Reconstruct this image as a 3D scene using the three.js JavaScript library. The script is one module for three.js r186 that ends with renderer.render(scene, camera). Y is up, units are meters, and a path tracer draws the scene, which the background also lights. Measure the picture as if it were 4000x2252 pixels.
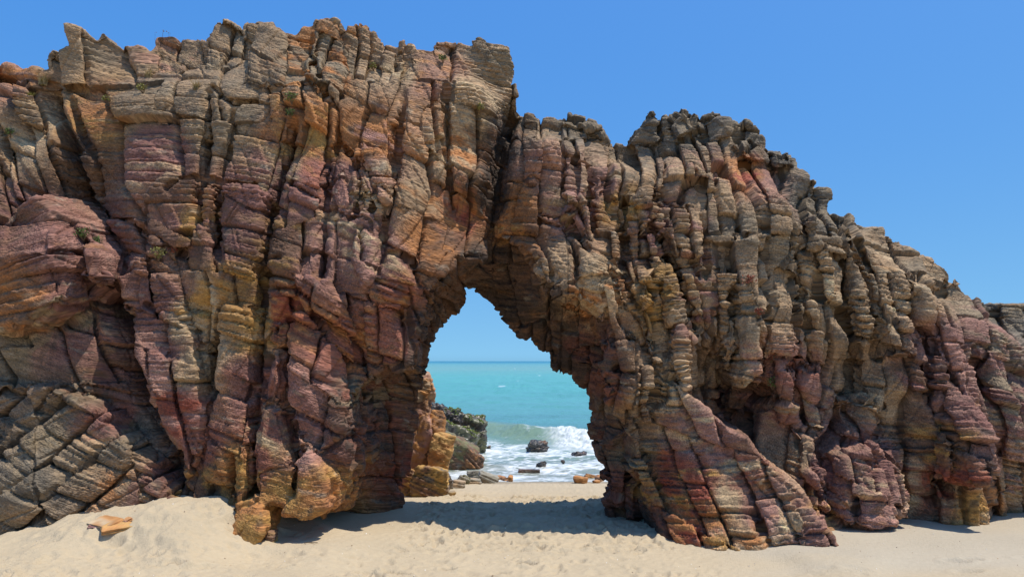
import * as THREE from 'three';
import { mergeGeometries } from 'three/addons/utils/BufferGeometryUtils.js';

// ---------- camera, sky, sun, exposure ----------
const FOCAL = 2773, PITCH = Math.atan(283 / 2773), EYE = [0, 1.8, 8];
const scene = new THREE.Scene();
const camera = new THREE.PerspectiveCamera(2 * Math.atan(1126 / FOCAL) * 180 / Math.PI, 16 / 9, 0.1, 20000);
camera.position.set(...EYE);
camera.rotation.set(PITCH, 0, 0);
scene.add(camera);

const SUN = new THREE.Vector3(0.33, 0.93, 0.07).normalize();
{
  // clear tropical sky: deep blue above, paler towards the horizon and round the sun
  const W = 512, H = 256, d = new Float32Array(W * H * 4);
  const zen = [0.050, 0.225, 0.720], mid = [0.072, 0.315, 0.860], hor = [0.270, 0.600, 0.890];
  for (let j = 0; j < H; j++) for (let i = 0; i < W; i++) {
    const el = ((j + 0.5) / H - 0.5) * Math.PI, az = ((i + 0.5) / W - 0.5) * 2 * Math.PI;
    const y = Math.sin(el), x = Math.cos(el) * Math.cos(az), z = Math.cos(el) * Math.sin(az);
    const e = Math.max(0, y), o = (j * W + i) * 4;
    const a = Math.exp(-e * 5.2), b = Math.min(1, e * 1.2);
    const c = Math.max(0, x * SUN.x + y * SUN.y + z * SUN.z);
    const halo = 0.75 * Math.pow(c, 26) + 0.26 * Math.pow(c, 2.2);
    for (let k = 0; k < 3; k++) {
      let v = mid[k] + (zen[k] - mid[k]) * b; v += (hor[k] - v) * a;
      v += [0.58, 0.74, 0.72][k] * halo;
      if (y < 0) v = hor[k] * 0.8;
      d[o + k] = v;
    }
    d[o + 3] = 1;
  }
  const t = new THREE.DataTexture(d, W, H, THREE.RGBAFormat, THREE.FloatType);
  t.mapping = THREE.EquirectangularReflectionMapping; t.magFilter = t.minFilter = THREE.LinearFilter; t.needsUpdate = true;
  scene.background = t; scene.environment = t;
}
const sun = new THREE.DirectionalLight(new THREE.Color().setRGB(1, 0.945, 0.86), 5);
sun.position.copy(SUN).multiplyScalar(40); sun.castShadow = true; sun.shadow.mapSize.set(4096, 4096);
Object.assign(sun.shadow.camera, { left: -14, right: 14, top: 14, bottom: -14, near: 1, far: 90 });
scene.add(sun, sun.target);
const renderer = new THREE.WebGLRenderer({ antialias: true });
renderer.setSize(1024, 576);
renderer.toneMapping = THREE.LinearToneMapping;
renderer.toneMappingExposure = 0.98;
renderer.shadowMap.enabled = true;

// ---------- helpers ----------
const clamp = (x, a, b) => x < a ? a : x > b ? b : x;
const sstep = (a, b, x) => { const t = clamp((x - a) / (b - a), 0, 1); return t * t * (3 - 2 * t); };
const lerp = (a, b, t) => a + (b - a) * t;
const PT = Math.cos(PITCH), PS = Math.sin(PITCH);
// a point of the photograph taken to the upright plane at depth z
function P(px, py, z) {
  const cx = (px - 2000) / FOCAL, cy = (1126 - py) / FOCAL;
  const dy = cy * PT + PS, dz = -PT + cy * PS, t = (z - EYE[2]) / dz;
  return [EYE[0] + cx * t, EYE[1] + dy * t, z];
}
function hsh(a, b = 0, c = 0, d = 0) {
  let h = Math.imul(a | 0, 374761393) ^ Math.imul(b | 0, 668265263) ^ Math.imul(c | 0, 2147483587) ^ Math.imul(d | 0, 1274126177);
  h = Math.imul(h ^ (h >>> 13), 1274126177); h = Math.imul(h ^ (h >>> 16), 2246822519); h ^= h >>> 13;
  return (h >>> 0) / 4294967296;
}
function rng(seed) { let s = seed * 2654435761 >>> 0 || 1; return () => { s ^= s << 13; s >>>= 0; s ^= s >>> 17; s ^= s << 5; s >>>= 0; return s / 4294967296; }; }
const PERM = new Uint8Array(512), GR = [1,1,0,-1,1,0,1,-1,0,-1,-1,0,1,0,1,-1,0,1,1,0,-1,-1,0,-1,0,1,1,0,-1,1,0,1,-1,0,-1,-1,1,1,0,0,-1,1,-1,1,0,0,-1,-1];
{ const r = rng(77), a = [...Array(256).keys()]; for (let i = 255; i > 0; i--) { const j = Math.floor(r() * (i + 1)); [a[i], a[j]] = [a[j], a[i]]; } for (let i = 0; i < 512; i++) PERM[i] = a[i & 255]; }
function gd(h, x, y, z) { h = (h & 15) * 3; return GR[h] * x + GR[h + 1] * y + GR[h + 2] * z; }
function noise(x, y, z = 0) {
  const fx = Math.floor(x), fy = Math.floor(y), fz = Math.floor(z); x -= fx; y -= fy; z -= fz;
  const X = fx & 255, Y = fy & 255, Z = fz & 255;
  const u = x * x * x * (x * (x * 6 - 15) + 10), v = y * y * y * (y * (y * 6 - 15) + 10), w = z * z * z * (z * (z * 6 - 15) + 10);
  const A = PERM[X] + Y, B = PERM[X + 1] + Y, AA = PERM[A] + Z, AB = PERM[A + 1] + Z, BA = PERM[B] + Z, BB = PERM[B + 1] + Z;
  return lerp(lerp(lerp(gd(PERM[AA], x, y, z), gd(PERM[BA], x - 1, y, z), u), lerp(gd(PERM[AB], x, y - 1, z), gd(PERM[BB], x - 1, y - 1, z), u), v),
    lerp(lerp(gd(PERM[AA + 1], x, y, z - 1), gd(PERM[BA + 1], x - 1, y, z - 1), u), lerp(gd(PERM[AB + 1], x, y - 1, z - 1), gd(PERM[BB + 1], x - 1, y - 1, z - 1), u), v), w);
}
function fbm(x, y, z, n) { let s = 0, a = 0.5; for (let i = 0; i < n; i++) { s += a * noise(x, y, z); x = x * 2.03 + 7.1; y = y * 2.03 + 3.7; z = z * 2.03 + 1.3; a *= 0.5; } return s; }
// 1-D partition with uneven cells: [index, low, high]
function part1(c, m, seed) {
  const q = c / m; let i = Math.floor(q);
  const b = k => k + 0.84 * (hsh(k, seed, 5) - 0.5);
  let lo = b(i); if (q < lo) { i--; lo = b(i); } let hi = b(i + 1); if (q >= hi) { i++; lo = hi; hi = b(i + 1); }
  return [i, lo * m, hi * m];
}
function segDist(x, y, a, b) {
  const vx = b[0] - a[0], vy = b[1] - a[1], wx = x - a[0], wy = y - a[1], t = clamp((wx * vx + wy * vy) / (vx * vx + vy * vy + 1e-12), 0, 1);
  const dx = wx - t * vx, dy = wy - t * vy; return [Math.sqrt(dx * dx + dy * dy), t];
}
function polySDF(x, y, p) { // negative inside
  let d = 1e9, s = 1;
  for (let i = 0, j = p.length - 1; i < p.length; j = i++) {
    const ax = p[i][0], ay = p[i][1], bx = p[j][0], by = p[j][1], ex = bx - ax, ey = by - ay, wx = x - ax, wy = y - ay;
    const t = clamp((wx * ex + wy * ey) / (ex * ex + ey * ey + 1e-12), 0, 1), qx = wx - ex * t, qy = wy - ey * t;
    const dd = qx * qx + qy * qy; if (dd < d) d = dd;
    const c1 = y >= ay, c2 = y < by, c3 = ex * wy > ey * wx;
    if ((c1 && c2 && c3) || (!c1 && !c2 && !c3)) s = -s;
  }
  return s * Math.sqrt(d);
}
const usedNames = {};
function numbered(n) { const k = usedNames[n] = (usedNames[n] ?? -1) + 1; return k ? `${n}_${String(k).padStart(3, '0')}` : n; }
function tag(o, label, category, group) { o.userData.label = label; o.userData.category = category; if (group) o.userData.group = group; return o; }
function add(o, name, parent = scene) { o.name = parent === scene ? numbered(name) : name; o.traverse(m => { if (m.isMesh) m.castShadow = m.receiveShadow = true; }); parent.add(o); return o; }
function geo(pos, idx, col, uv, nor) {
  const g = new THREE.BufferGeometry();
  g.setAttribute('position', new THREE.BufferAttribute(new Float32Array(pos), 3));
  if (col) g.setAttribute('color', new THREE.BufferAttribute(new Float32Array(col), 3));
  if (uv) g.setAttribute('uv', new THREE.BufferAttribute(new Float32Array(uv), 2));
  if (idx) g.setIndex(new THREE.BufferAttribute(new Uint32Array(idx), 1));
  if (nor) g.setAttribute('normal', new THREE.BufferAttribute(new Float32Array(nor), 3)); else g.computeVertexNormals();
  return g;
}
// tiling grain texture, used as fine relief
function grainTexture(size, f) {
  const d = new Uint8Array(size * size * 4);
  for (let j = 0; j < size; j++) for (let i = 0; i < size; i++) {
    const v = clamp(f(i / size, j / size), 0, 1) * 255, o = (j * size + i) * 4; d[o] = d[o + 1] = d[o + 2] = v; d[o + 3] = 255;
  }
  const t = new THREE.DataTexture(d, size, size); t.wrapS = t.wrapT = THREE.RepeatWrapping; t.magFilter = THREE.LinearFilter; t.minFilter = THREE.LinearMipmapLinearFilter; t.generateMipmaps = true; t.needsUpdate = true; return t;
}
function tnoise(u, v, f, s) { // noise that tiles on the unit square
  const a = noise(u * f, v * f, s), b = noise((u - 1) * f, v * f, s), c = noise(u * f, (v - 1) * f, s), e = noise((u - 1) * f, (v - 1) * f, s);
  return lerp(lerp(a, b, u), lerp(c, e, u), v) * 1.3;
}

// ---------- the rock arch ----------
// depth of the front face: points of the photograph with their z
const FRONT = `0 250 -0.5,250 130 -0.2,450 170 -0.3,700 150 -0.4,880 90 -0.3,1280 80 -0.15,1500 160 -0.3,1900 170 -0.4,1990 300 -0.5,2080 450 -0.5,2250 470 -0.4,2450 560 -0.65,2700 430 -0.5,3000 560 -0.5,3250 760 -0.4,3450 900 -0.4,3700 1070 -0.4,3900 1190 -0.8,4200 1200 -0.8,-300 250 -0.5,
60 450 -0.25,300 600 0.1,330 780 -0.05,600 500 0.25,600 800 0.4,900 500 0.35,900 800 0.5,1200 500 0.4,1200 800 0.6,1500 500 0.4,1500 800 0.6,1800 400 0.1,1800 700 0.3,1920 600 -0.15,1920 850 -0.15,2150 600 0.2,2150 850 0.2,2400 750 0.1,2500 950 0.2,2700 800 0.2,3000 900 0.3,3300 950 0.05,3600 1200 0.2,3900 1400 -0.1,
380 1050 0.15,600 1100 0.52,900 1100 0.72,1200 1100 0.82,1500 1100 0.72,1620 1250 0.52,2250 1080 0.52,2350 1150 0.52,2450 1200 0.37,2700 1200 0.27,2950 1200 0.42,3300 1300 0.17,3600 1500 0.32,3900 1600 0.02,
60 1400 0.6,250 1500 0.6,500 1500 0.35,480 1700 0.2,700 1400 0.5,900 1500 0.75,1150 1500 0.9,1300 1600 0.8,1420 1450 0.45,2450 1450 0.45,2600 1550 0.5,2760 1480 -0.2,2850 1600 -0.4,3050 1500 0.15,3300 1600 -0.15,3330 1450 -0.2,3500 1600 0.1,3750 1650 0.35,
60 1800 .75,300 1800 .75,600 1850 .5,750 1800 .65,1000 1800 .9,1200 1850 .9,1300 1900 .7,2400 1750 -.5,2550 1700 .2,2480 1880 -.2,3100 1750 .15,3000 1700 -.2,3200 1900 .3,3400 1900 .35,3600 1900 .15,3750 1800 .3,3680 1900 0,3900 1850 -.2,
0 2080 .9,500 1960 .65,800 1950 .75,1000 2100 1.0,900 2030 .95,1200 2000 .9,2400 1980 -.7,2450 2040 0,2606 2073 .5,3240 2010 .3,3250 2090 .6,3420 2080 .5,3560 2034 .0,3770 2040 .05,3960 2000 -.4,4300 2000 -.5,-300 2100 .9,-300 1400 .7`
  .split(',').map(s => { const [a, b, z] = s.trim().split(/\s+/).map(Number); return P(a, b, z); });
function shepard(x, y, pts, pw = 1.7, e = 0.02) {
  let s = 0, w = 0; for (const p of pts) { const d = (x - p[0]) ** 2 + (y - p[1]) ** 2 + e, k = Math.pow(d, -pw); s += k * p[2]; w += k; } return s / w;
}
const pp = s => s.trim().split(/\s+/).map(q => q.split(',').map(Number));
// skyline, traced; [z of the top edge interpolated from the front]
const SKY = pp(`-700,240 -400,280 -200,250 -60,240 0,235 31,241 50,260 66,268 116,252 159,256 167,248 161,221 167,198 182,172 203,172 229,193 248,182 272,180 260,128 255,97 264,95 311,109 349,136 365,148 377,116 396,113 423,140 446,161 474,159 497,175 536,169 567,179 575,202 586,206 604,190 606,144 660,138 691,134 745,144 780,151 796,159 800,186 807,148 825,93 832,74 858,71 901,85 932,105 946,128 947,101 957,74 1000,70 1058,93 1062,109 1101,120 1120,136 1148,138 1155,151 1167,128 1190,105 1217,109 1233,79 1256,70 1276,62 1311,71 1334,85 1342,109 1361,105 1388,113 1396,93 1431,101 1466,120 1472,155 1497,159 1543,179 1555,186 1557,159 1575,153 1613,165 1627,190 1660,202 1687,214 1693,167 1707,154 1726,161 1745,155 1765,159 1784,153 1823,167 1846,171 1858,148 1873,143 1901,159 1924,167 1955,175 1990,190 1998,225 1990,264 1992,290 2012,330 2023,401 2030,430 2089,438 2095,459 2140,454 2190,475 2198,461 2225,458 2272,471 2326,486 2357,513 2380,547 2411,555 2458,560 2470,533 2497,494 2520,467 2528,444 2547,451 2575,475 2594,463 2617,463 2637,440 2668,415 2695,416 2722,440 2734,455 2765,438 2807,448 2854,459 2866,471 2908,475 2955,510 2990,530 3000,560 3021,582 3083,575 3106,598 3105,655 3128,666 3155,693 3186,709 3210,732 3237,728 3245,755 3256,814 3272,833 3311,833 3338,848 3342,868 3373,887 3419,883 3458,893 3466,914 3497,938 3509,965 3536,988 3559,1000 3590,992 3606,1004 3637,1004 3660,1023 3699,1046 3730,1074 3757,1105 3776,1136 3811,1167 3850,1159 3877,1171 3885,1186 3924,1178 3967,1178 4000,1182 4150,1190 4400,1250 4700,1300`);
const TOPZ = x => shepard(x, 0, FRONT.slice(0, 20).map(p => [p[0], 0, p[2]]), 1.5, 0.05);
const OUTLINE = SKY.map(([a, b]) => { const x0 = (a - 2000) / FOCAL * 8.5; const q = P(a, b, TOPZ(x0)); return [q[0], q[1]]; });
OUTLINE.push([12, -1.5], [-12, -1.5]);
const HOLE_Z = -0.95, LIP_Z = 0.3;
const HOLE = pp(`1826,1126 1822,1159 1788,1210 1761,1256 1746,1268 1727,1289 1709,1323 1691,1347 1673,1390 1661,1432 1656,1468 1640,1530 1634,1600 1620,1700 1598,1825 1575,1941 1560,2300 2420,2300 2383,1954 2371,1930 2362,1893 2356,1845 2347,1820 2316,1796 2313,1748 2298,1687 2292,1608 2286,1556 2249,1526 2228,1496 2198,1465 2171,1465 2140,1453 2129,1426 2137,1414 2134,1383 2095,1365 2092,1332 2049,1309 2028,1311 2019,1289 1976,1256 1958,1223 1931,1210 1928,1192 1910,1174 1873,1162 1846,1147 1843,1132`).map(([a, b]) => P(a, b, HOLE_Z));
const LIP = pp(`1890,925 1850,1000 1737,1079 1650,1190 1628,1300 1618,1425 1520,1440 1425,1500 1380,1570 1338,1660 1334,1850 1300,1940 1285,1990 1250,2018 1186,2036 1100,2025 1075,1998 1050,1992 1044,2040 1042,2115 1040,2400 2440,2400 2400,2060 2385,1950 2395,1800 2430,1700 2470,1620 2410,1575 2395,1480 2385,1400 2345,1235 2318,1190 2240,1150 2140,1150 2090,1010 2030,930 1950,890`).map(([a, b]) => P(a, b, a < 1345 && b > 1640 ? 0.95 : LIP_Z));
// traced masses that stand proud: outline, z anchors, rib direction (degrees from upright, top leaning left), bedding dip, rib width
const BOSS = [
  ['-80,900 60,800 147,745 195,790 225,850 310,978 318,1071 290,1120 194,1196 90,1262 -80,1285', '100,800,.75 150,1000,1.05 0,1200,.95', 30, 16, 1.4],
  ['-80,1487 178,1506 326,1592 388,1638 575,1809 668,1933 690,2080 -80,2150', '0,1550,.72 300,1650,.8 100,1950,1.0 600,1900,.85', -44, -17, 0.3],
  ['1186,1750 1225,1786 1256,1840 1280,1902 1277,1988 1186,2045 1085,2030 1100,1985 1147,1949 1140,1825', '1200,1780,.98 1210,1900,1.2 1200,1990,1.14 1265,1900,1.0 1150,1960,1.08', 0, 12, 0.7],
  ['2400,1400 2350,1250 2420,1190 2500,1240 2560,1380 2620,1480 2680,1540 2745,1584 2854,1669 2932,1716 3000,1786 3140,1902 3200,2010 3262,2120 3270,2400 2600,2400 2560,2000 2480,1850 2480,1700 2430,1560', '2430,1250,.4 2490,1400,.42 2400,1420,.1 2420,1520,.0 2560,1500,.45 2640,1560,.55 2560,1592,.42 2690,1640,.68 2850,1700,.78 3000,1840,.92 3220,2120,1.28 3000,2162,1.42 2838,2174,1.47 2699,2128,1.05 2720,1750,.82 2776,1864,1.02 2800,2000,1.2 2606,2073,.52 2500,1660,-.05 2590,1700,.25 2500,1780,-.2 2600,1850,.15 2680,1950,.6 2480,1900,-.35 2560,1980,.1 2640,1780,.4', 16, 8, 0.3],
  ['440,1080 560,1000 640,985 690,1040 720,1200 790,1500 820,1560 780,1800 700,1900 640,1740 560,1480 470,1250', '560,1050,.55 700,1500,.72 720,1850,.75', 14, 15, 0.5],
  ['3290,1790 3420,1730 3470,1760 3560,1850 3570,2030 3420,2085 3330,2060 3240,2000 3260,1900', '3400,1760,.4 3400,2050,.58', 0, 8, 0.3],
  ['3660,1270 3720,1260 3760,1400 3780,1520 3807,1568 3877,1716 3885,1863 3838,1895 3737,1863 3714,1747 3700,1560 3660,1420', '3700,1300,.15 3800,1850,.5', 12, 13, 0.5],
  ['2869,1107 2932,1107 2963,1309 2986,1452 2916,1499 2869,1437 2862,1281', '2900,1130,.42 2930,1450,.42', 4, 4, 0.6],
  ['2202,750 2272,750 2322,843 2318,968 2241,906 2186,836', '2260,850,.3', 18, 10, 0.5],
  ['2085,533 2155,556 2159,735 2062,719', '2110,560,0 2110,720,.12', 2, 5, 0.6],
  ['2233,991 2303,1022 2318,1092 2241,1138 2148,1146 2144,1045', '2230,1060,.42', 25, 4, 0.5],
  ['3030,830 3090,815 3105,980 3130,1150 3145,1300 3125,1380 3010,1380 3000,1100', '3050,850,.2 3080,1350,.35', 3, 6, 0.45],
  ['3195,820 3225,960 3180,985 3125,970 3150,880', '3180,900,.2', 10, 8, 0.4],
  ['1233,79 1311,71 1345,110 1340,360 1318,450 1270,430 1200,330 1190,250', '1280,90,-.1 1270,400,.35', -6, 22, 0.45],
  ['1490,190 1575,190 1580,350 1560,560 1490,500 1480,300', '1530,200,-.2 1530,500,.3', 2, 12, 0.5],
  ['1600,215 1690,260 1735,420 1720,620 1640,560 1590,420', '1650,250,-.2 1680,550,.25', 8, 18, 0.4],
  ['832,74 900,85 946,128 952,320 860,330 805,320 810,150', '870,90,-.3 880,320,-.1', -2, 20, 0.7],
  ['606,144 700,134 790,155 798,300 740,320 610,300', '700,150,-.4 700,300,-.2', 0, 22, 0.7],
  ['2770,800 2800,690 2700,640 2640,740 2600,900 2650,1000 2740,1010', '2700,700,.1 2680,950,.3', 6, 10, 0.4],
  ['3360,1560 3420,1540 3440,1650 3400,1730 3330,1700', '3380,1640,.25', 4, 10, 0.4],
  ['3450,1250 3540,1240 3600,1340 3590,1400 3480,1400', '3520,1320,.25', 6, 10, 0.3],
  ['480,1470 690,1500 640,1520 500,1500', '560,1490,.4', 14, 15, 0.4],
  ['947,101 957,74 1058,93 1110,130 1112,330 1030,345 955,320', '+.05', -2, 22, 0.8, 1],
  ['862,700 995,715 1040,760 1020,900 1000,1100 870,1060 850,900', '+.06', -5, 6, 0.9, 1],
  ['560,760 640,665 770,690 775,800 740,960 600,960 550,860', '+.05', 4, 8, 0.8, 1],
  ['1370,600 1400,540 1480,560 1530,640 1540,780 1500,780 1420,650', '+.09', 30, 24, 0.8, .9],
  ['1378,880 1430,880 1490,940 1480,1080 1420,1120 1370,1000', '+.08', 10, 22, 0.8, .9],
  ['1290,700 1330,660 1360,700 1365,860 1280,840', '+.07', 8, 24, 0.8, .9],
  ['1400,620 1440,680 1500,790 1470,930 1440,860 1380,840 1375,680', '+.05', 25, 26, 0.8, .9],
  ['2497,1060 2530,1045 2570,1080 2560,1180 2510,1220', '+.12', 8, 4, 0.7, .4], ['2590,1080 2650,1060 2680,1150 2680,1260 2620,1260', '+.12', 8, 4, 0.7, .4],
  ['2650,1260 2720,1330 2750,1450 2740,1520 2670,1520 2640,1400', '+.2', 10, 6, 0.7, .4], ['3010,1390 3060,1390 3090,1480 3110,1640 3060,1650 3020,1560', '+.1', 8, 8, 0.25, .5],
  ['3095,1400 3200,1420 3215,1560 3225,1690 3150,1650 3100,1500', '+.13', 8, 14, 0.8, .7], ['3110,1680 3200,1700 3210,1850 3190,1900 3140,1850', '+.12', 10, 6, 0.3, .6],
  ['2480,760 2540,720 2570,790 2560,880 2500,890', '+.1', 5, 8, 0.7, .4], ['2545,780 2590,780 2600,870 2570,910 2545,890', '+.13', 5, 8, 0.7, .4],
  ['880,1945 1000,1955 1040,2000 1042,2140 890,2140', '940,1960,1.02 1000,2100,1.2 920,2050,1.1', -8, 10, 0.9, .85], ['1000,1850 1135,1830 1140,1945 1095,2000 1030,1995 1000,1960', '+.13', -4, 12, 0.9, .9],
  ['845,1190 980,1200 1010,1300 995,1560 985,1850 960,1940 800,1900 790,1800 830,1540 840,1400', '+.06', -5, 14, 0.9, .85],
  ['1010,1330 1100,1250 1110,1400 1095,1560 1140,1740 1150,1900 1100,2000 1000,1990 985,1850 1000,1560', '+.1', -3, 16, 0.9, .85],
  ['1125,1240 1180,1220 1330,1400 1345,1560 1335,1700 1240,1780 1190,1740 1150,1760 1110,1560', '+.09', -8, 20, 0.9, .9],
  ['1130,1060 1290,1090 1340,1200 1390,1300 1370,1420 1300,1350 1180,1210', '+.07', -8, 28, 0.9, .95], ['1420,1180 1610,1190 1618,1420 1520,1440 1425,1400', '+.07', 0, 15, 0.9, .95],
  ['2470,533 2497,494 2528,444 2575,475 2570,555 2460,560', '+.1', 4, 6, 0.8, .8], ['2617,463 2668,415 2722,440 2725,520 2640,540', '+.12', 4, 6, 0.7, .8], ['2734,455 2807,448 2854,460 2860,530 2760,560', '+.1', 4, 10, 0.8, .8],
  ['2855,560 2940,540 3005,590 3015,640 2900,620', '+.14', -60, 0, 0.5, .8], ['3010,590 3090,580 3105,655 3030,650', '+.1', 4, 4, 0.4, .7], ['2198,461 2272,471 2357,513 2380,545 2270,520 2195,490', '+.1', -60, 0, 0.6, .8],
].map(([o, a, ang, dip, w, fl], n) => {
  const off = a[0] === '+' ? +a.slice(1) : null, an = off === null ? pp(a).map(([x, y, z]) => P(x, y, z)) : pp(o).map(([x, y]) => { let q = P(x, y, 0.2); for (let i = 0; i < 3; i++) q = P(x, y, shepard(q[0], q[1], FRONT) + off); return q; }), zm = an.reduce((s, p) => s + p[2], 0) / an.length;
  const poly = pp(o).map(([x, y]) => { let q = P(x, y, zm); const z = shepard(q[0], q[1], an, 1.3, 0.05); return P(x, y, z); });
  const xs = poly.map(p => p[0]), ys = poly.map(p => p[1]);
  return { poly, an, ang: ang * Math.PI / 180, dip: Math.tan(dip * Math.PI / 180), w, flat: [.8, .7, .9, .7, .8, .4, .3, .3, .9, 1, .9, .3, .8, .9, .8, .8, 1, 1, .3, .5, .3, .8][n] ?? fl, off, box: [Math.min(...xs) - .3, Math.max(...xs) + .3, Math.min(...ys) - .3, Math.max(...ys) + .3] };
});
function onFront(a, b) { // the traced place on the front face, masses included
  let q = P(a, b, 0.3); for (let i = 0; i < 4; i++) { let z = shepard(q[0], q[1], FRONT); for (const m of BOSS) if (polySDF(q[0], q[1], m.poly) < 0) z = Math.max(z, m.off === null ? shepard(q[0], q[1], m.an, 1.3, 0.05) : z + m.off); q = P(a, b, z); } return q;
}
// open joints: value along the face, width, depth, then the traced line
const JOINTS = [
  [430, .07, .5, '175,330 200,420 270,600 330,760 390,960 423,1149 458,1258 497,1351 559,1530 613,1669 660,1770 683,1910'],
  [520, .03, .2, '245,340 290,480 380,640 400,800'],
  [800, .036, .34, '811,342 807,497 784,683 765,776 776,877'], [870, .022, .24, '908,419 893,528 854,683 839,776 827,854 850,1010'],
  [845, .042, .36, '870,1180 845,1300 815,1450 800,1560'], [1040, .042, .36, '1141,466 1118,590 1072,745 1041,870 1025,1087 1002,1336 986,1553 978,1833 975,1930'],
  [1110, .028, .24, '1120,1240 1105,1400 1090,1560 1130,1740 1150,1900'],
  [1262, .034, .28, '1285,590 1262,700 1268,823 1256,970 1240,1100'], [1312, .022, .22, '1318,435 1311,582 1291,699 1275,800'],
  [1540, .034, .3, '1578,349 1543,621 1536,745 1508,838 1481,970 1470,1060'], [1410, .02, .2, '1385,600 1400,740 1390,850 1370,860'],
  [1745, .022, .26, '1741,326 1745,590 1753,699 1770,830'], [1950, .075, .55, '2010,400 1985,480 1963,543 1945,650 1932,745 1916,880 1905,990'],
  [2310, .03, .3, '2295,688 2311,805 2334,921'], [2230, .026, .3, '2186,836 2256,921 2311,999'],
  [2450, .035, .25, '2435,719 2446,921 2435,1076 2497,1216'], [2640, .028, .34, '2575,766 2559,890 2613,983 2668,1123 2683,1216 2730,1278'],
  [2750, .026, .25, '2745,843 2753,999 2760,1100'], [2860, .032, .34, '2862,1115 2858,1188 2862,1320 2815,1460 2820,1600'],
  [3136, .03, .36, '3109,910 3136,1143 3144,1299 3190,1440'], [3320, .05, .42, '3303,1027 3318,1221 3338,1376 3318,1493 3287,1648 3256,1778 3241,1902 3241,2011'],
  [3420, .02, .22, '3349,973 3400,1120 3440,1300 3430,1420'], [3610, .032, .36, '3582,1143 3575,1260 3644,1299 3652,1532 3683,1716 3668,1871 3699,1941'],
  [3860, .06, .4, '3840,1420 3858,1490 3870,1560'], [3260, .0, 0, '3170,760 3200,860 3260,1040'], [2550, .0, 0, '2500,520 2520,640'], [2880, .0, 0, '2800,480 2850,700'],
  [60, 0, 0, '-200,240 -80,500 20,760'], [3940, 0, 0, '3840,1160 3900,1500 3960,1900'], [4300, 0, 0, '4200,1160 4300,1500 4400,1900'], [2080, 0, 0, '2060,450 2060,700 2050,850'],
  [500, 0, 0, '250,110 255,220'], [590, 0, 0, '365,150 375,280'], [300, 0, 0, '60,280 80,420'], [680, 0, 0, '600,150 605,300'], [640, 0, 0, '520,240 560,500 600,800 640,950'],
].map(([u, w, d, l]) => ({ u: (u - 2000) / FOCAL * 7.8, w, d, pts: pp(l).map(([a, b]) => onFront(a, b)) }));
// cross joints that cut many ribs
const CROSS = ['640,735 700,690 780,690 870,705 1000,720', '1090,690 1180,740 1270,790', '1040,1120 1150,1130 1260,1200 1330,1260', '430,850 500,870 620,930 720,1000', '1500,980 1560,990 1610,1010',
  '2110,860 2190,880', '3060,1440 3140,1420 3200,1450', '3120,2000 3240,1990 3330,1990', '820,330 900,400 1000,390', '1210,200 1260,330 1320,430', '1400,580 1440,700 1480,790 1540,790',
  '1330,560 1380,640 1450,800', '2700,1010 2740,1090', '560,1190 680,1230 780,1300', '1000,1000 1100,1010', '1000,1560 1180,1620 1340,1700', '1480,720 1530,760 1540,790', '3400,1180 3500,1190', '3640,1440 3750,1450']
  .map(l => pp(l).map(([a, b]) => onFront(a, b)));

// smooth coordinate u across the ribs: thin plate spline through the traced joints
const TPS = (() => {
  const c = []; for (const j of JOINTS) for (const p of j.pts) c.push([p[0], p[1], j.u]);
  const n = c.length, N = n + 3, A = [], U = r2 => r2 < 1e-9 ? 0 : r2 * Math.log(r2);
  for (let i = 0; i < n; i++) { const r = new Float64Array(N + 1); for (let k = 0; k < n; k++) r[k] = U((c[i][0] - c[k][0]) ** 2 + (c[i][1] - c[k][1]) ** 2); r[i] += 0.35; r[n] = 1; r[n + 1] = c[i][0]; r[n + 2] = c[i][1]; r[N] = c[i][2]; A.push(r); }
  for (let q = 0; q < 3; q++) { const r = new Float64Array(N + 1); for (let k = 0; k < n; k++) r[k] = q ? c[k][q - 1] : 1; A.push(r); }
  for (let i = 0; i < N; i++) { let m = i; for (let r = i + 1; r < N; r++) if (Math.abs(A[r][i]) > Math.abs(A[m][i])) m = r; [A[i], A[m]] = [A[m], A[i]]; for (let r = i + 1; r < N; r++) { const f = A[r][i] / A[i][i]; if (f) for (let k = i; k <= N; k++) A[r][k] -= f * A[i][k]; } }
  const w = new Float64Array(N); for (let i = N - 1; i >= 0; i--) { let s = A[i][N]; for (let k = i + 1; k < N; k++) s -= A[i][k] * w[k]; w[i] = s / A[i][i]; }
  return (x, y) => { let s = w[n] + w[n + 1] * x + w[n + 2] * y; for (let k = 0; k < n; k++) s += w[k] * U((x - c[k][0]) ** 2 + (y - c[k][1]) ** 2); return s; };
})();
const DIPS = pp('300,300,24 100,600,20 550,550,12 900,200,20 850,500,6 700,900,8 600,1400,15 750,1650,10 1150,1450,18 1100,1650,20 1400,600,24 1500,800,27 1200,900,12 1700,500,12 1900,250,12 2400,600,10 2700,600,5 2600,1100,-8 2900,1200,8 3200,1000,10 3600,1300,12 3700,1500,14 3400,1900,10 3900,1300,12 2200,1000,14 2500,1500,6').map(([a, b, d]) => { const q = P(a, b, 0); return [q[0], q[1], Math.tan(d * Math.PI / 180)]; });

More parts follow.
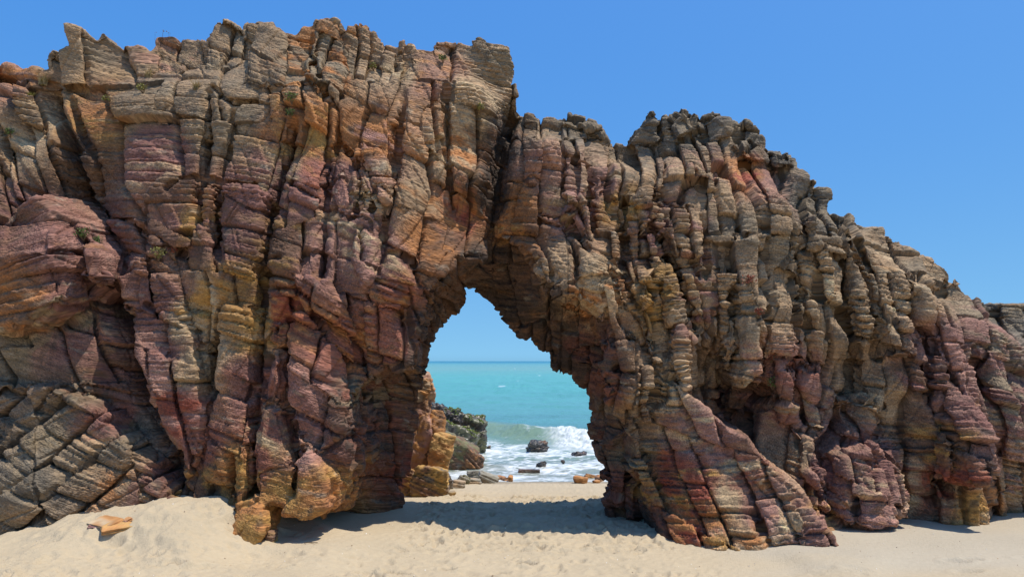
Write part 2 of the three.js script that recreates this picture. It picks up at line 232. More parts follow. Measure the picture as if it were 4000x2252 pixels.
// coarse fields sampled on a 2-D table over the face
const X0 = -8.4, X1 = 8.4, Y0 = -0.4, Y1 = 6.7;
function table(step, f) {
  const nx = Math.ceil((X1 - X0) / step) + 2, ny = Math.ceil((Y1 - Y0) / step) + 2, a = new Float32Array(nx * ny);
  for (let j = 0; j < ny; j++) for (let i = 0; i < nx; i++) a[j * nx + i] = f(X0 + i * step, Y0 + j * step);
  return (x, y) => {
    let p = (x - X0) / step, q = (y - Y0) / step; p = clamp(p, 0, nx - 1.001); q = clamp(q, 0, ny - 1.001);
    const i = p | 0, j = q | 0, o = j * nx + i; p -= i; q -= j;
    return (a[o] * (1 - p) + a[o + 1] * p) * (1 - q) + (a[o + nx] * (1 - p) + a[o + nx + 1] * p) * q;
  };
}
const uField = table(0.06, TPS), dipField = table(0.1, (x, y) => shepard(x, y, DIPS, 1.6, 0.05)), frontField = table(0.06, (x, y) => shepard(x, y, FRONT));
const bossAt = (x, y, out) => { // the mass that stands proudest here
  let best = -1, bz = -9, bd = 9;
  for (let i = 0; i < BOSS.length; i++) {
    const b = BOSS[i]; if (x < b.box[0] || x > b.box[1] || y < b.box[2] || y > b.box[3]) continue;
    const d = polySDF(x, y, b.poly) + 0.03 * noise(x * 5, y * 5, i); if (d > 0.12) continue;
    const e = Math.max(0, d + 0.04), z = (b.off === null ? shepard(x, y, b.an, 1.3, 0.05) : frontField(x, y) + b.off) - e * e * 30 - Math.max(0, d) * 7;
    if (z > bz) { bz = z; best = i; bd = d; }
  }
  out.i = best; out.z = bz; out.d = bd; return out;
};
const leftMass = (x, y) => sstep(1.0, 0.2, x) * sstep(-6.5, -5.2, x);
const CB = {};
// where a point of the face lies in the jointing: rib, block, layer
function cellAt(x, y, z, C) {
  const wx = 0.07 * noise(x * 0.9, y * 0.9, 3) + 0.018 * noise(x * 3.1, y * 3.1, 9), wy = 0.09 * noise(x * 0.9, y * 0.9, 21) + 0.018 * noise(x * 3.3, y * 3.3, 31);
  bossAt(x, y, CB); const f0 = frontField(x, y);
  let dom = 0, u, v, dip, rw;
  if (CB.i >= 0 && CB.z > f0 - 0.02) {
    const b = BOSS[CB.i]; dom = CB.i + 1; const ca = Math.cos(b.ang), sa = Math.sin(b.ang);
    u = x * ca + y * sa + wx; v = -x * sa + y * ca + wy; dip = b.dip; rw = b.w; C.F = CB.z;
  } else { u = uField(x, y) + wx; v = y + wy; dip = dipField(x, y); rw = x > 0.6 ? (y > 3.2 ? 0.22 : 0.32) : 0.56; C.F = f0; }
  if (dom === 3) rw = 6;
  const st = dom === 3 ? 0 : part1(v * 0.96 + (dom ? 0.5 * u : 1.1 * hsh(part1(u, 0.8, 3)[0], 8)) + 0.28 * noise(x * 0.55, 4.2), dom ? 0.75 : 1.25, 11 + dom)[0];
  C.flat = dom ? Math.max(0.5, BOSS[dom - 1].flat) : lerp(0.45, 1, leftMass(x, y));
  const seed = dom * 131 + st * 17 + 1000;
  let [i, lo, hi] = part1(u, rw, seed), sub = 0; const pr = hsh(i, seed, 7), wd = hi - lo;
  if (wd > 0.22 && pr < (rw > 0.69 || dom === 2 ? 0.15 : 0.5)) { const c = lo + wd * (0.34 + 0.32 * hsh(i, seed, 8)); if (u < c) { hi = c; sub = 1; } else { lo = c; sub = 2; } }
  const rid = i * 3 + sub, uc = (lo + hi) / 2, w = hi - lo;
  const vv = v + dip * (u - uc) * 1.0 + 9 * hsh(rid, seed, 12);
  C.lth = dom === 1 ? 0.11 : dom > 37 && dom < 45 ? 0.075 : 0;
  C.lam = dom === 2 ? 0.35 : dom > 37 && dom < 45 ? 1.3 : dom === 1 ? 2.2 : dom === 3 ? 0.5 : dom === 4 ? 0.7 : 1;
  const bm = dom === 3 ? 6 : dom === 2 ? 0.3 : (x < 0.6 ? 0.34 : 0.28) + 0.75 * hsh(rid, seed, 13) ** 1.5;
  let [k, bl, bh] = part1(vv, bm, seed + rid * 7);
  C.dom = dom; C.st = st; C.rid = rid; C.k = k; C.seed = seed; C.u = u - uc; C.w = w; C.v = vv; C.t = (vv - (bl + bh) / 2); C.L = bh - bl; C.s = (u - uc) / w * 2;
  C.id = hsh(seed, rid, k, 3); C.rh = hsh(seed, rid, 4); C.bd = CB.i >= 0 ? CB.d : 9;
  C.eu = Math.min(u - lo, hi - u); C.ev = Math.min(vv - bl, bh - vv);
  return C;
}
const CC = {};

// step, tilt and broken facets of one block
function blockShape(C) {
  if (C.dom === 3) return 0;
  const flat = C.flat, h2 = hsh(C.seed, C.rid, C.k, 22), h3 = hsh(C.seed, C.rid, C.k, 23), h4 = hsh(C.seed, C.rid, C.k, 24);
  let z = (h2 - 0.5) * lerp(0.075, 0.032, flat) + C.u * (h3 - 0.5) * lerp(0.5, 0.2, flat) + C.t * (h4 - 0.6) * lerp(0.36, 0.18, flat);
  for (let m = 0; m < 2; m++) {
    const th = hsh(C.seed, C.rid, C.k, 40 + m) * 6.283, c = C.u * Math.cos(th) + C.t * Math.sin(th), r = 0.5 * Math.min(C.w, C.L) * (0.3 + 0.6 * hsh(C.seed, C.rid, C.k, 44 + m));
    if (c > r) z -= (c - r) * (0.2 + 0.8 * hsh(C.seed, C.rid, C.k, 48 + m)) * lerp(0.8, 0.36, flat);
  }
  return clamp(z, -0.16, 0.1);
}
function coarseFront(x, y) {
  const C = cellAt(x, y, 0, CC); let z = C.F;
  const h1 = hsh(C.seed, C.rid, 21), flat = C.flat, s = Math.min(1, Math.abs(C.s)), w = Math.min(C.w, 0.5);
  z += (h1 - 0.5) * lerp(0.19, 0.055, flat) + w * lerp(0.24, 0.06, flat) * (1 - Math.pow(s, lerp(3.4, 5, flat))) - w * 0.08;
  if (C.dom === 3) z -= 0.03 * s ** 4;
  z += lerp(0.15, 0.10, flat) * fbm(x * 0.8, y * 0.8, 5, 2);
  return z;
}
const jointField = table(0.015, (x, y) => {
  let z = 0; const nx = x + 0.02 * noise(x * 6, y * 6, 2), ny = y + 0.02 * noise(x * 6, y * 6, 8);
  for (const j of JOINTS) if (j.d) {
    if (!j.bx) { const xs = j.pts.map(p => p[0]), ys = j.pts.map(p => p[1]); j.bx = [Math.min(...xs) - .2, Math.max(...xs) + .2, Math.min(...ys) - .2, Math.max(...ys) + .2]; }
    if (nx < j.bx[0] || nx > j.bx[1] || ny < j.bx[2] || ny > j.bx[3]) continue;
    for (let i = 1; i < j.pts.length; i++) { const [d, t] = segDist(nx, ny, j.pts[i - 1], j.pts[i]); if (d < j.w * 3) { let e = 1; if (i === 1) e = Math.min(e, 0.25 + t * 2); if (i === j.pts.length - 1) e = Math.min(e, 0.25 + (1 - t) * 2); z = Math.max(z, e * j.d * 1.15 * (0.75 + 0.5 * noise(nx * 2, ny * 2, 4)) * (Math.exp(-((d / j.w) ** 2)) * 0.8 + 0.2 * Math.exp(-((d / j.w / 1.8) ** 2)))); } }
  }
  for (const c of CROSS) for (let i = 1; i < c.length; i++) { const [d] = segDist(nx, ny, c[i - 1], c[i]); if (d < 0.06) z = Math.max(z, 0.14 * Math.exp(-((d / 0.018) ** 2))); }
  return z;
});
const frontTable = table(0.015, (x, y) => coarseFront(x, y) - jointField(x, y));
const outTable = table(0.03, (x, y) => polySDF(x, y, OUTLINE)), holeTable = table(0.03, (x, y) => polySDF(x, y, HOLE)), lipTable = table(0.03, (x, y) => polySDF(x, y, LIP));

console.log('tables', Math.round(performance.now()));
// surface nets over the volume
const HS = 0.0285, Z0 = -2.3, Z1 = 2.0;
const NX = Math.ceil((X1 - X0) / HS), NY = Math.ceil((Y1 - Y0) / HS), NZ = Math.ceil((Z1 - Z0) / HS);
const smax = (a, b, k) => { const h = Math.max(k - Math.abs(a - b), 0) / k; return Math.max(a, b) + h * h * k * 0.25; };
const vol = new Float32Array(NX * NY * NZ);
for (let j = 0; j < NY; j++) for (let i = 0; i < NX; i++) {
  const x = X0 + i * HS, y = Y0 + j * HS, F = frontTable(x, y), dO = outTable(x, y), dH = holeTable(x, y), dL = lipTable(x, y);
  const up = sstep(2.6, 3.6, y); const back = Math.min(lerp(-1.05, -0.5, up), F - 0.6, frontField(x, y) - lerp(0.75, 0.6, up)) - 0.55 * sstep(0.9, 2.2, Math.abs(x)) * sstep(4.6, 2.4, y) + 0.15 * noise(x * 1.3, y * 1.3, 50);
  for (let k = 0; k < NZ; k++) {
    const z = Z0 + k * HS;
    let g = z - F; if (Math.abs(g) > 1.2 && g > 0) { vol[(k * NY + j) * NX + i] = g; continue; }
    let o = dO; if (Math.abs(dO) < 0.35) o += 0.03 * noise(x * 3, y * 3, z * 3) + (z < F - 0.35 ? 0.12 * hsh(Math.floor(x * 3 + z), Math.floor(z * 3.1), 3) : 0);
    g = smax(g, o, 0.05); g = Math.max(g, back - z);
    if (dL < 0.5 || dH < 0.5) {
      const t = clamp((z - HOLE_Z) / 0.6, 0, 1);
      let d = z < HOLE_Z ? dH + (z - HOLE_Z) * 0.5 : lerp(dH, dL, t);
      if (Math.abs(d) < 0.4) {
        const q = part1(z + 0.1 * noise(x * 2, y * 2, 7), 0.28, 40), r = part1(y * 0.9 + x * 0.35 + 0.1 * noise(x * 3, z * 3, y), 0.24, 41 + q[0]);
        d += t * (0.11 * (hsh(q[0], r[0], 6) - 0.5)) + 0.12 * t * fbm(x * 1.6, y * 1.6, z * 1.6, 2) + 0.03 * (hsh(r[0], q[0], 9) - 0.5);
      }
      g = smax(g, -d, 0.05);
    }
    vol[(k * NY + j) * NX + i] = g;
  }
}
console.log('volume', Math.round(performance.now()));
const gridV = new Int32Array(NX * NY * NZ).fill(-1); let bp = [];
{
  const off = []; for (let c = 0; c < 8; c++) off.push((((c >> 2) & 1) * NY + ((c >> 1) & 1)) * NX + (c & 1));
  const edges = []; for (let a = 0; a < 8; a++) for (let b = 0; b < 3; b++) if (!(a & (1 << b))) edges.push([a, a | (1 << b)]);
  for (let k = 0; k < NZ - 1; k++) for (let j = 0; j < NY - 1; j++) for (let i = 0; i < NX - 1; i++) {
    const o = (k * NY + j) * NX + i; let m = 0; for (let c = 0; c < 8; c++) if (vol[o + off[c]] < 0) m |= 1 << c;
    if (m === 0 || m === 255) continue;
    let sx = 0, sy = 0, sz = 0, n = 0;
    for (const [a, b] of edges) if (((m >> a) & 1) !== ((m >> b) & 1)) {
      const va = vol[o + off[a]], vb = vol[o + off[b]], t = va / (va - vb);
      sx += (a & 1) + t * ((b & 1) - (a & 1)); sy += ((a >> 1) & 1) + t * (((b >> 1) & 1) - ((a >> 1) & 1)); sz += ((a >> 2) & 1) + t * (((b >> 2) & 1) - ((a >> 2) & 1)); n++;
    }
    gridV[o] = bp.length / 3; bp.push(X0 + (i + sx / n) * HS, Y0 + (j + sy / n) * HS, Z0 + (k + sz / n) * HS);
  }
}
bp = new Float32Array(bp);
const quads = [];
for (let k = 1; k < NZ - 1; k++) for (let j = 1; j < NY - 1; j++) for (let i = 1; i < NX - 1; i++) {
  const o = (k * NY + j) * NX + i, s = vol[o] < 0;
  const q = (d1, d2, f) => { const a = gridV[o], b = gridV[o - d1], c = gridV[o - d1 - d2], d = gridV[o - d2]; if (a < 0 || b < 0 || c < 0 || d < 0) return; f ? quads.push(a, b, c, d) : quads.push(a, d, c, b); };
  if (s !== vol[o + 1] < 0) q(NX, NX * NY, s);
  if (s !== vol[o + NX] < 0) q(NX * NY, 1, s);
  if (s !== vol[o + NX * NY] < 0) q(1, NX, s);
}
console.log('nets', bp.length / 3, quads.length / 4, Math.round(performance.now()));
function vertexNormals(pos, tris, n) {
  const nor = new Float32Array(n * 3);
  for (let i = 0; i < tris.length; i += 3) {
    const a = tris[i] * 3, b = tris[i + 1] * 3, c = tris[i + 2] * 3;
    const ux = pos[b] - pos[a], uy = pos[b + 1] - pos[a + 1], uz = pos[b + 2] - pos[a + 2], vx = pos[c] - pos[a], vy = pos[c + 1] - pos[a + 1], vz = pos[c + 2] - pos[a + 2];
    const x = uy * vz - uz * vy, y = uz * vx - ux * vz, z = ux * vy - uy * vx;
    for (const o of [a, b, c]) { nor[o] += x; nor[o + 1] += y; nor[o + 2] += z; }
  }
  for (let i = 0; i < n * 3; i += 3) { const l = Math.hypot(nor[i], nor[i + 1], nor[i + 2]) || 1; nor[i] /= l; nor[i + 1] /= l; nor[i + 2] /= l; }
  return nor;
}
// sandstone colours (linear): minerals, and dark browns also used as painted vault shade
const PAL = {
  t: [.40, .28, .17], g: [.285, .225, .152], G: [.19, .165, .13], o: [.45, .20, .07], y: [.45, .26, .075], c: [.56, .42, .26], p: [.25, .122, .103], P: [.36, .195, .16],
  r: [.29, .075, .045], R: [.33, .13, .09], b: [.19, .105, .062], d: [.075, .052, .038], k: [.42, .235, .165], e: [.28, .22, .14], m: [.21, .085, .058],
};
const HUES = `250 150 tg,700 200 tk,880 200 tg,1270 250 go,1550 300 tc,1650 300 ko,1850 400 ct,1950 250 gt,100 500 tc,30 330 ko,300 550 bd,325 490 yo,600 600 pt,600 350 tg,850 450 gt,900 800 pb,700 850 pb,735 850 yp,1100 700 pt,1250 700 pR,1230 530 oy,1450 550 oP,1500 700 kc,1380 800 Pc,1600 750 to,1800 600 co,1800 820 or,1700 930 ob,1930 800 db,1975 500 db,1940 660 db,1925 760 db,1990 900 oy,2020 780 ob,
1050 1000 by,950 1080 yb,1000 1250 yt,930 960 pb,1010 1150 by,1100 1200 ro,1300 1050 Pp,1450 1000 Pc,1550 1150 Ro,1550 1350 Rb,1350 1350 Ro,600 1200 pP,760 1250 cy,650 1400 pP,780 1450 ct,700 1600 rP,800 1720 Rp,1000 1500 pR,1200 1500 pP,1050 1700 Rc,1150 1650 pP,1300 1700 pb,800 1900 by,900 1850 yo,1000 1800 Ry,1100 1920 yo,1200 1900 oy,1200 1780 Pk,960 2030 yo,
100 900 pb,200 1000 pP,80 1200 ob,100 1350 eg,250 1350 pP,330 1250 pe,400 1500 pb,200 1700 ge,100 1900 Gg,350 1750 gt,450 1700 gG,500 1850 to,620 1850 pg,50 2040 tg,250 1550 gb,480 1650 pR,
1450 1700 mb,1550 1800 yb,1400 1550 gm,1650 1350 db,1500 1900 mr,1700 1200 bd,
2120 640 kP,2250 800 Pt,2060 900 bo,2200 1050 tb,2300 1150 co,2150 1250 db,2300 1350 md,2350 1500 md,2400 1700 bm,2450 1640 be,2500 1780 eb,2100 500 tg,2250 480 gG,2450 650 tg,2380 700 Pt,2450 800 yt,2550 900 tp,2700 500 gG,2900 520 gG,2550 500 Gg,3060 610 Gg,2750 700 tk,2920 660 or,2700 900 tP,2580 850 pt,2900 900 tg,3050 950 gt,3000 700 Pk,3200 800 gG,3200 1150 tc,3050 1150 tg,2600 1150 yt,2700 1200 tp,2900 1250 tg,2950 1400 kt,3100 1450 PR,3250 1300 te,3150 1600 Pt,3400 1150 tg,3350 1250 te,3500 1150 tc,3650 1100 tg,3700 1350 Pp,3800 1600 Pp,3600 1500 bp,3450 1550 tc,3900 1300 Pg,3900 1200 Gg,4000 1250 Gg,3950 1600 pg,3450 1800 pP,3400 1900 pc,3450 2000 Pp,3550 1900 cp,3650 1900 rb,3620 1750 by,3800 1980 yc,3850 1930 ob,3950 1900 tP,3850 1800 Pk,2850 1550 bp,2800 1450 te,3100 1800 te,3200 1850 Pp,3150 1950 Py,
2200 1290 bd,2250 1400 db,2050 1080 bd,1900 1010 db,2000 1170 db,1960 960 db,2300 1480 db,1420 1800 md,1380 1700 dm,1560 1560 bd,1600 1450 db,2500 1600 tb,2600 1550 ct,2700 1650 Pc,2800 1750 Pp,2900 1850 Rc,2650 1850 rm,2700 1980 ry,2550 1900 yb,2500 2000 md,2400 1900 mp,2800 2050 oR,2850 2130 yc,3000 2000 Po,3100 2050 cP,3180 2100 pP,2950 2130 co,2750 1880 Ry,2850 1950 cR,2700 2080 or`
  .split(',').map(s => { const [a, b, c] = s.trim().split(/\s+/); const q = onFront(+a, +b); return { x: q[0], y: q[1], a: PAL[c[0]], b: PAL[c[1]] }; });  // dark vault and inner-leg points paint shade into the colour; fissure darkened too
const hueTable = (() => { // two base colours per place
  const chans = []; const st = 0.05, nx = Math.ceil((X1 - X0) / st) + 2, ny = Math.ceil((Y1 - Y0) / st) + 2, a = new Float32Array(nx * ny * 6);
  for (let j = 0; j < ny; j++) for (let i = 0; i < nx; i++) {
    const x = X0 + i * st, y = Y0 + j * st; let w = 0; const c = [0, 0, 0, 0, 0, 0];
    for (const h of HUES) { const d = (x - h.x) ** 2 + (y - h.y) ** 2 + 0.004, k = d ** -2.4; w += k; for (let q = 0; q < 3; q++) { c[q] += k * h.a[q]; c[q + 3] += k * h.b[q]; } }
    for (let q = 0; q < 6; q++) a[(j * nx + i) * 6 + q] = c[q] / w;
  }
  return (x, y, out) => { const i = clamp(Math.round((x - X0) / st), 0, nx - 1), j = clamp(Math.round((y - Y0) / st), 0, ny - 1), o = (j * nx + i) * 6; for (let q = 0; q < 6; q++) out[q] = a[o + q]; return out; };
})();
const HC = [0, 0, 0, 0, 0, 0];
function rockColour(x, y, z, C, out) {
  const n1 = noise(x * 2.1, y * 2.1, z * 2.1), n2 = noise(x * 5.3 + 9, y * 5.3, z * 5.3);
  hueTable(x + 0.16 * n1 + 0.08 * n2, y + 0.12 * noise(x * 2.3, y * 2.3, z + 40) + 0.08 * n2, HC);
  const lay = Math.floor(C.v / 0.045 + 0.7 * n2), lh = hsh(lay, C.seed, C.rid, 77);
  const n3 = noise(x * 11, y * 19, z * 11), n4 = noise(x * 31, y * 37, z * 31), bx = C.u + 7 * C.rh, n5 = fbm(bx * 2.2 + 20, C.v * 6.5, z * 2.6, 3);
  let m = sstep(-0.12, 0.3, n5 + 0.26 * (lh - 0.5) + 0.3 * (C.id - 0.55) + 0.14 * n3);
  let tone = 0.86 + 0.3 * (hsh(C.seed, C.rid, C.k, 81) - 0.4) + 0.2 * (lh - 0.5) + 0.22 * n3 + 0.2 * n4;
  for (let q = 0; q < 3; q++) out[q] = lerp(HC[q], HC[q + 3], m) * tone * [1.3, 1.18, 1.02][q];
  // pale mineral crusts, iron stains and dark lichen, each with an outline of its own
  const cr = sstep(0.26, 0.4, fbm(bx * 2.8, C.v * 10, z * 3 + 60, 3) + 0.05 * n4); for (let q = 0; q < 3; q++) out[q] = lerp(out[q], [.46, .38, .26][q] * tone, 0.5 * cr);
  const ir = sstep(0.27, 0.36, fbm(bx * 1.8 + 5, C.v * 4.5, z * 2.3 + 90, 3) + 0.05 * n3); for (let q = 0; q < 3; q++) out[q] = lerp(out[q], [.38, .17, .05][q] * tone, 0.5 * ir);
  const li = sstep(0.22, 0.34, fbm(x * 6.1, y * 6.1, z * 6.1 + 130, 3) + 0.08 * n4); for (let q = 0; q < 3; q++) out[q] = lerp(out[q], [.10, .085, .065][q], 0.55 * li);
  for (let q = 0; q < 3; q++) out[q] = clamp(out[q], 0.012, 0.75);
  return out;
}
// fine relief: joints, bedding layers, hairline cracks, grain
function fineRelief(x, y, z, nx, ny, nz, C) {
  const front = sstep(0.1, 0.5, nz), str = hsh(C.seed, C.rid, C.k, 51), n = noise(x * 3, y * 3, z * 3);
  const flat = C.flat;
  let d = blockShape(C) * lerp(0.35, 1, front);
  // joints between ribs and between blocks
  const wv = 0.6 + 0.8 * sstep(-0.3, 0.3, noise(x * 1.9, y * 1.9, 77));
  d -= (0.03 + 0.08 * hsh(C.seed, C.rid, 31)) * wv * Math.exp(-((C.eu / lerp(0.014, 0.011, flat)) ** 2));
  d -= (0.015 + 0.06 * hsh(C.seed, C.rid, C.k, 22)) * wv * Math.exp(-((C.ev / 0.012) ** 2));
  let v = C.v + 0.16 * (z - 0.2) * (1 - front) + 0.016 * n + 0.006 * noise(x * 9, y * 13, z * 9);
  const th = C.lth || 0.04 + 0.06 * hsh(C.seed, C.rid, 52);
  let [k, lo, hi] = part1(v, th, C.seed + C.rid * 3);
  const t = (v - lo) / (hi - lo), h = hsh(k, C.seed, C.rid, 53), amp = lerp(1.25, 0.85, flat) * (0.18 + 1.1 * str * str) * (0.4 + 0.9 * sstep(-0.3, 0.35, noise(x * 1.7, y * 1.7, z * 1.7 + 8)));
  d += amp * (0.024 * (h - 0.5) + 0.03 * (t - 0.5) + 0.012 * (1 - (2 * t - 1) ** 4));
  const e = Math.min(t, 1 - t) * (hi - lo);
  if (h > 0.4) d -= amp * 0.034 * (h - 0.2) * Math.exp(-((e / 0.009) ** 2));
  // oblique joints inside a block
  const q0 = C.u * 0.86 + C.t * 0.5 * (str > 0.5 ? 1 : -0.7) + 0.012 * n, a1 = part1(q0, 0.17, 91 + C.seed + C.rid), e1 = Math.min(q0 - a1[1], a1[2] - q0), hb = hsh(a1[0], C.seed, C.rid, C.k);
  d += 0.03 * (hb - 0.5) - 0.05 * Math.max(0, hb - 0.35) * Math.exp(-((e1 / 0.010) ** 2));
  if (front < 1) { // on flanks and under the vault the third joint set breaks the face
    const zz = z + 0.12 * noise(x * 1.5, y * 1.5, 70), p1 = part1(zz, 0.26, 61), p2 = part1(y + 0.4 * x + 0.1 * n, 0.3, 62 + p1[0]), q = (1 - front) * clamp(1 - ny * 1.4, 0.1, 1);
    d += q * (0.09 * (hsh(p1[0], p2[0], 63) - 0.5) - 0.05 * Math.exp(-((Math.min(zz - p1[1], p1[2] - zz) / 0.014) ** 2)));
  }
  d += 0.012 * fbm(x * 5, y * 6, z * 5, 2) + 0.007 * noise(x * 17, y * 24, z * 17) + 0.004 * noise(x * 37, y * 45, z * 37);
  return d;
}
const rockMat = new THREE.MeshStandardMaterial({ vertexColors: true, roughness: 0.93, metalness: 0 });
// bedding streaks: long along the layers, thin across them
const streak = (u, v, s) => { let a = 0; for (const [fx, fy, w] of [[4, 22, .5], [9, 48, .5], [22, 90, .35]]) { const p = noise(u * fx, v * fy, s), q = noise((u - 1) * fx, v * fy, s), r = noise(u * fx, (v - 1) * fy, s), t = noise((u - 1) * fx, (v - 1) * fy, s); a += w * lerp(lerp(p, q, u), lerp(r, t, u), v) * 1.3; } return a; };
rockMat.bumpMap = grainTexture(1024, (u, v) => 0.5 + 0.36 * streak(u, v, 1) + 0.2 * tnoise(u, v, 50, 2) + 0.16 * tnoise(u, v, 110, 3)); rockMat.bumpScale = 0.022;
rockMat.map = grainTexture(1024, (u, v) => 0.83 + 0.2 * streak(u, v, 5) + 0.2 * tnoise(u, v, 55, 8) + 0.2 * tnoise(u, v, 110, 9)); rockMat.map.colorSpace = THREE.SRGBColorSpace;
const C3 = {}, COL = [0, 0, 0];
const arch = new THREE.Group();
{
  const SUB = 2, nb = bp.length / 3, bt = new Uint32Array(quads.length / 4 * 6);
  for (let q = 0, o = 0; q < quads.length; q += 4) { bt.set([quads[q], quads[q + 1], quads[q + 2], quads[q], quads[q + 2], quads[q + 3]], o); o += 6; }
  const bn = vertexNormals(bp, bt, nb);
  const pos = [], nrm = [], tris = [], qid = [];
  for (let i = 0; i < nb; i++) { pos.push(bp[i * 3], bp[i * 3 + 1], bp[i * 3 + 2]); nrm.push(bn[i * 3], bn[i * 3 + 1], bn[i * 3 + 2]); }
  const emap = new Map();
  const mk = (ids, ws) => {
    let x = 0, y = 0, z = 0, a = 0, b = 0, c = 0;
    for (let i = 0; i < ids.length; i++) { const o = ids[i] * 3; x += bp[o] * ws[i]; y += bp[o + 1] * ws[i]; z += bp[o + 2] * ws[i]; a += bn[o] * ws[i]; b += bn[o + 1] * ws[i]; c += bn[o + 2] * ws[i]; }
    let px = 0, py = 0, pz = 0;
    for (let i = 0; i < ids.length; i++) { const o = ids[i] * 3, d = (x - bp[o]) * bn[o] + (y - bp[o + 1]) * bn[o + 1] + (z - bp[o + 2]) * bn[o + 2]; px -= ws[i] * d * bn[o]; py -= ws[i] * d * bn[o + 1]; pz -= ws[i] * d * bn[o + 2]; }
    const l = Math.hypot(a, b, c) || 1; pos.push(x + px * 0.35, y + py * 0.35, z + pz * 0.35); nrm.push(a / l, b / l, c / l); return pos.length / 3 - 1;
  };
  const edge = (a, b) => { const k = a < b ? a * nb + b : b * nb + a; let v = emap.get(k); if (v === undefined) { v = mk([a, b], [0.5, 0.5]); emap.set(k, v); } return v; };
  let cx, cy, cz;
  for (let q = 0; q < quads.length; q += 4) {
    const [a, b, c, d] = [quads[q], quads[q + 1], quads[q + 2], quads[q + 3]];
    const x = (bp[a * 3] + bp[c * 3]) / 2, y = (bp[a * 3 + 1] + bp[c * 3 + 1]) / 2, z = (bp[a * 3 + 2] + bp[c * 3 + 2]) / 2;
    const far = Math.abs(x) > 6.3 || z < -1.2 || (bn[a * 3 + 2] < -0.75 && bn[a * 3] * (x) + bn[a * 3 + 2] * (z - 8) > 0) || y < -0.3;
    cellAt(x, y, z, C3); const id = C3.seed * 1000003 + C3.rid * 1009 + C3.k, front = bn[a * 3 + 2] > -0.2 && z > HOLE_Z + 0.3;
    const key = front ? id : -1;
    if (far) { tris.push(a, b, c, a, c, d); qid.push(key, key); continue; }
    const ab = edge(a, b), bc = edge(b, c), cd = edge(c, d), da = edge(d, a), m = mk([a, b, c, d], [.25, .25, .25, .25]);
    tris.push(a, ab, m, a, m, da, ab, b, bc, ab, bc, m, m, bc, c, m, c, cd, da, m, cd, da, cd, d);
    for (let i = 0; i < 8; i++) qid.push(key);
  }
  const n = pos.length / 3, col = new Float32Array(n * 3), P3 = new Float32Array(n * 3), UV = new Float32Array(n * 2);
  for (let i = 0; i < n; i++) {
    const o = i * 3, x = pos[o], y = pos[o + 1], z = pos[o + 2], C = cellAt(x, y, z, C3);
    const d = fineRelief(x, y, z, nrm[o], nrm[o + 1], nrm[o + 2], C);
    P3[o] = x + nrm[o] * d; P3[o + 1] = y + nrm[o + 1] * d; P3[o + 2] = z + nrm[o + 2] * d;
    UV[i * 2] = C.u + 0.9 * z + 3 * C.rh; UV[i * 2 + 1] = C.v + 0.16 * z;
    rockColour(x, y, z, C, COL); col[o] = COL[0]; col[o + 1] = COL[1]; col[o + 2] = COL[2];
  }
  const nor = vertexNormals(P3, tris, n);
  console.log('rock vertices', n, 'triangles', tris.length / 3, Math.round(performance.now()));
  // the largest blocks become parts, the rest of the mass one piece
  const groups = new Map();
  for (let t = 0; t < qid.length; t++) { let g = groups.get(qid[t]); if (!g) groups.set(qid[t], g = []); g.push(t); }
  const rest = groups.get(-1) || []; groups.delete(-1);
  // a block is one connected piece of the face; slivers join the rest
  for (const [key, g] of groups) {
    const own = new Map(); g.forEach((t, i) => { for (let k = 0; k < 3; k++) { const v = tris[t * 3 + k]; const l = own.get(v); l ? l.push(i) : own.set(v, [i]); } });
    const mark = new Int32Array(g.length).fill(-1); let best = [], nc = 0;
    for (let s = 0; s < g.length; s++) if (mark[s] < 0) { const st = [s], comp = []; mark[s] = nc; while (st.length) { const i = st.pop(); comp.push(i); for (let k = 0; k < 3; k++) for (const j of own.get(tris[g[i] * 3 + k])) if (mark[j] < 0) { mark[j] = nc; st.push(j); } } if (comp.length > best.length) best = comp; nc++; }
    if (nc > 1) { const keep = new Set(best); g.forEach((t, i) => { if (!keep.has(i)) rest.push(t); }); groups.set(key, best.map(i => g[i])); }
  }
  const sorted = [...groups.values()].sort((a, b) => b.length - a.length);
  sorted.slice(290).forEach(g => { for (const t of g) rest.push(t); });
  const remap = new Int32Array(n).fill(-1);
  const build = (list, name) => {
    const ps = [], cs = [], ns = [], uv = [], ix = [], used = [];
    for (const t of list) for (let k = 0; k < 3; k++) { const v = tris[t * 3 + k]; if (remap[v] < 0) { remap[v] = ps.length / 3; used.push(v); const o = v * 3; ps.push(P3[o], P3[o + 1], P3[o + 2]); cs.push(col[o], col[o + 1], col[o + 2]); ns.push(nor[o], nor[o + 1], nor[o + 2]); uv.push(UV[v * 2], UV[v * 2 + 1]); } ix.push(remap[v]); }
    for (const v of used) remap[v] = -1;
    return add(new THREE.Mesh(geo(ps, ix, cs, uv, ns), rockMat), name, arch);
  };
  for (const g of sorted.slice(0, 290)) build(g, 'rock_block');
  build(rest, 'rock_mass').userData.kind = 'stuff';
  console.log('blocks', sorted.length, sorted[0].length, sorted[289]?.length, 'rest', rest.length, Math.round(performance.now()));
}
tag(add(arch, 'rock_arch'), 'ribbed brown and purple sandstone cliff pierced by a natural arch on the beach', 'rock arch');

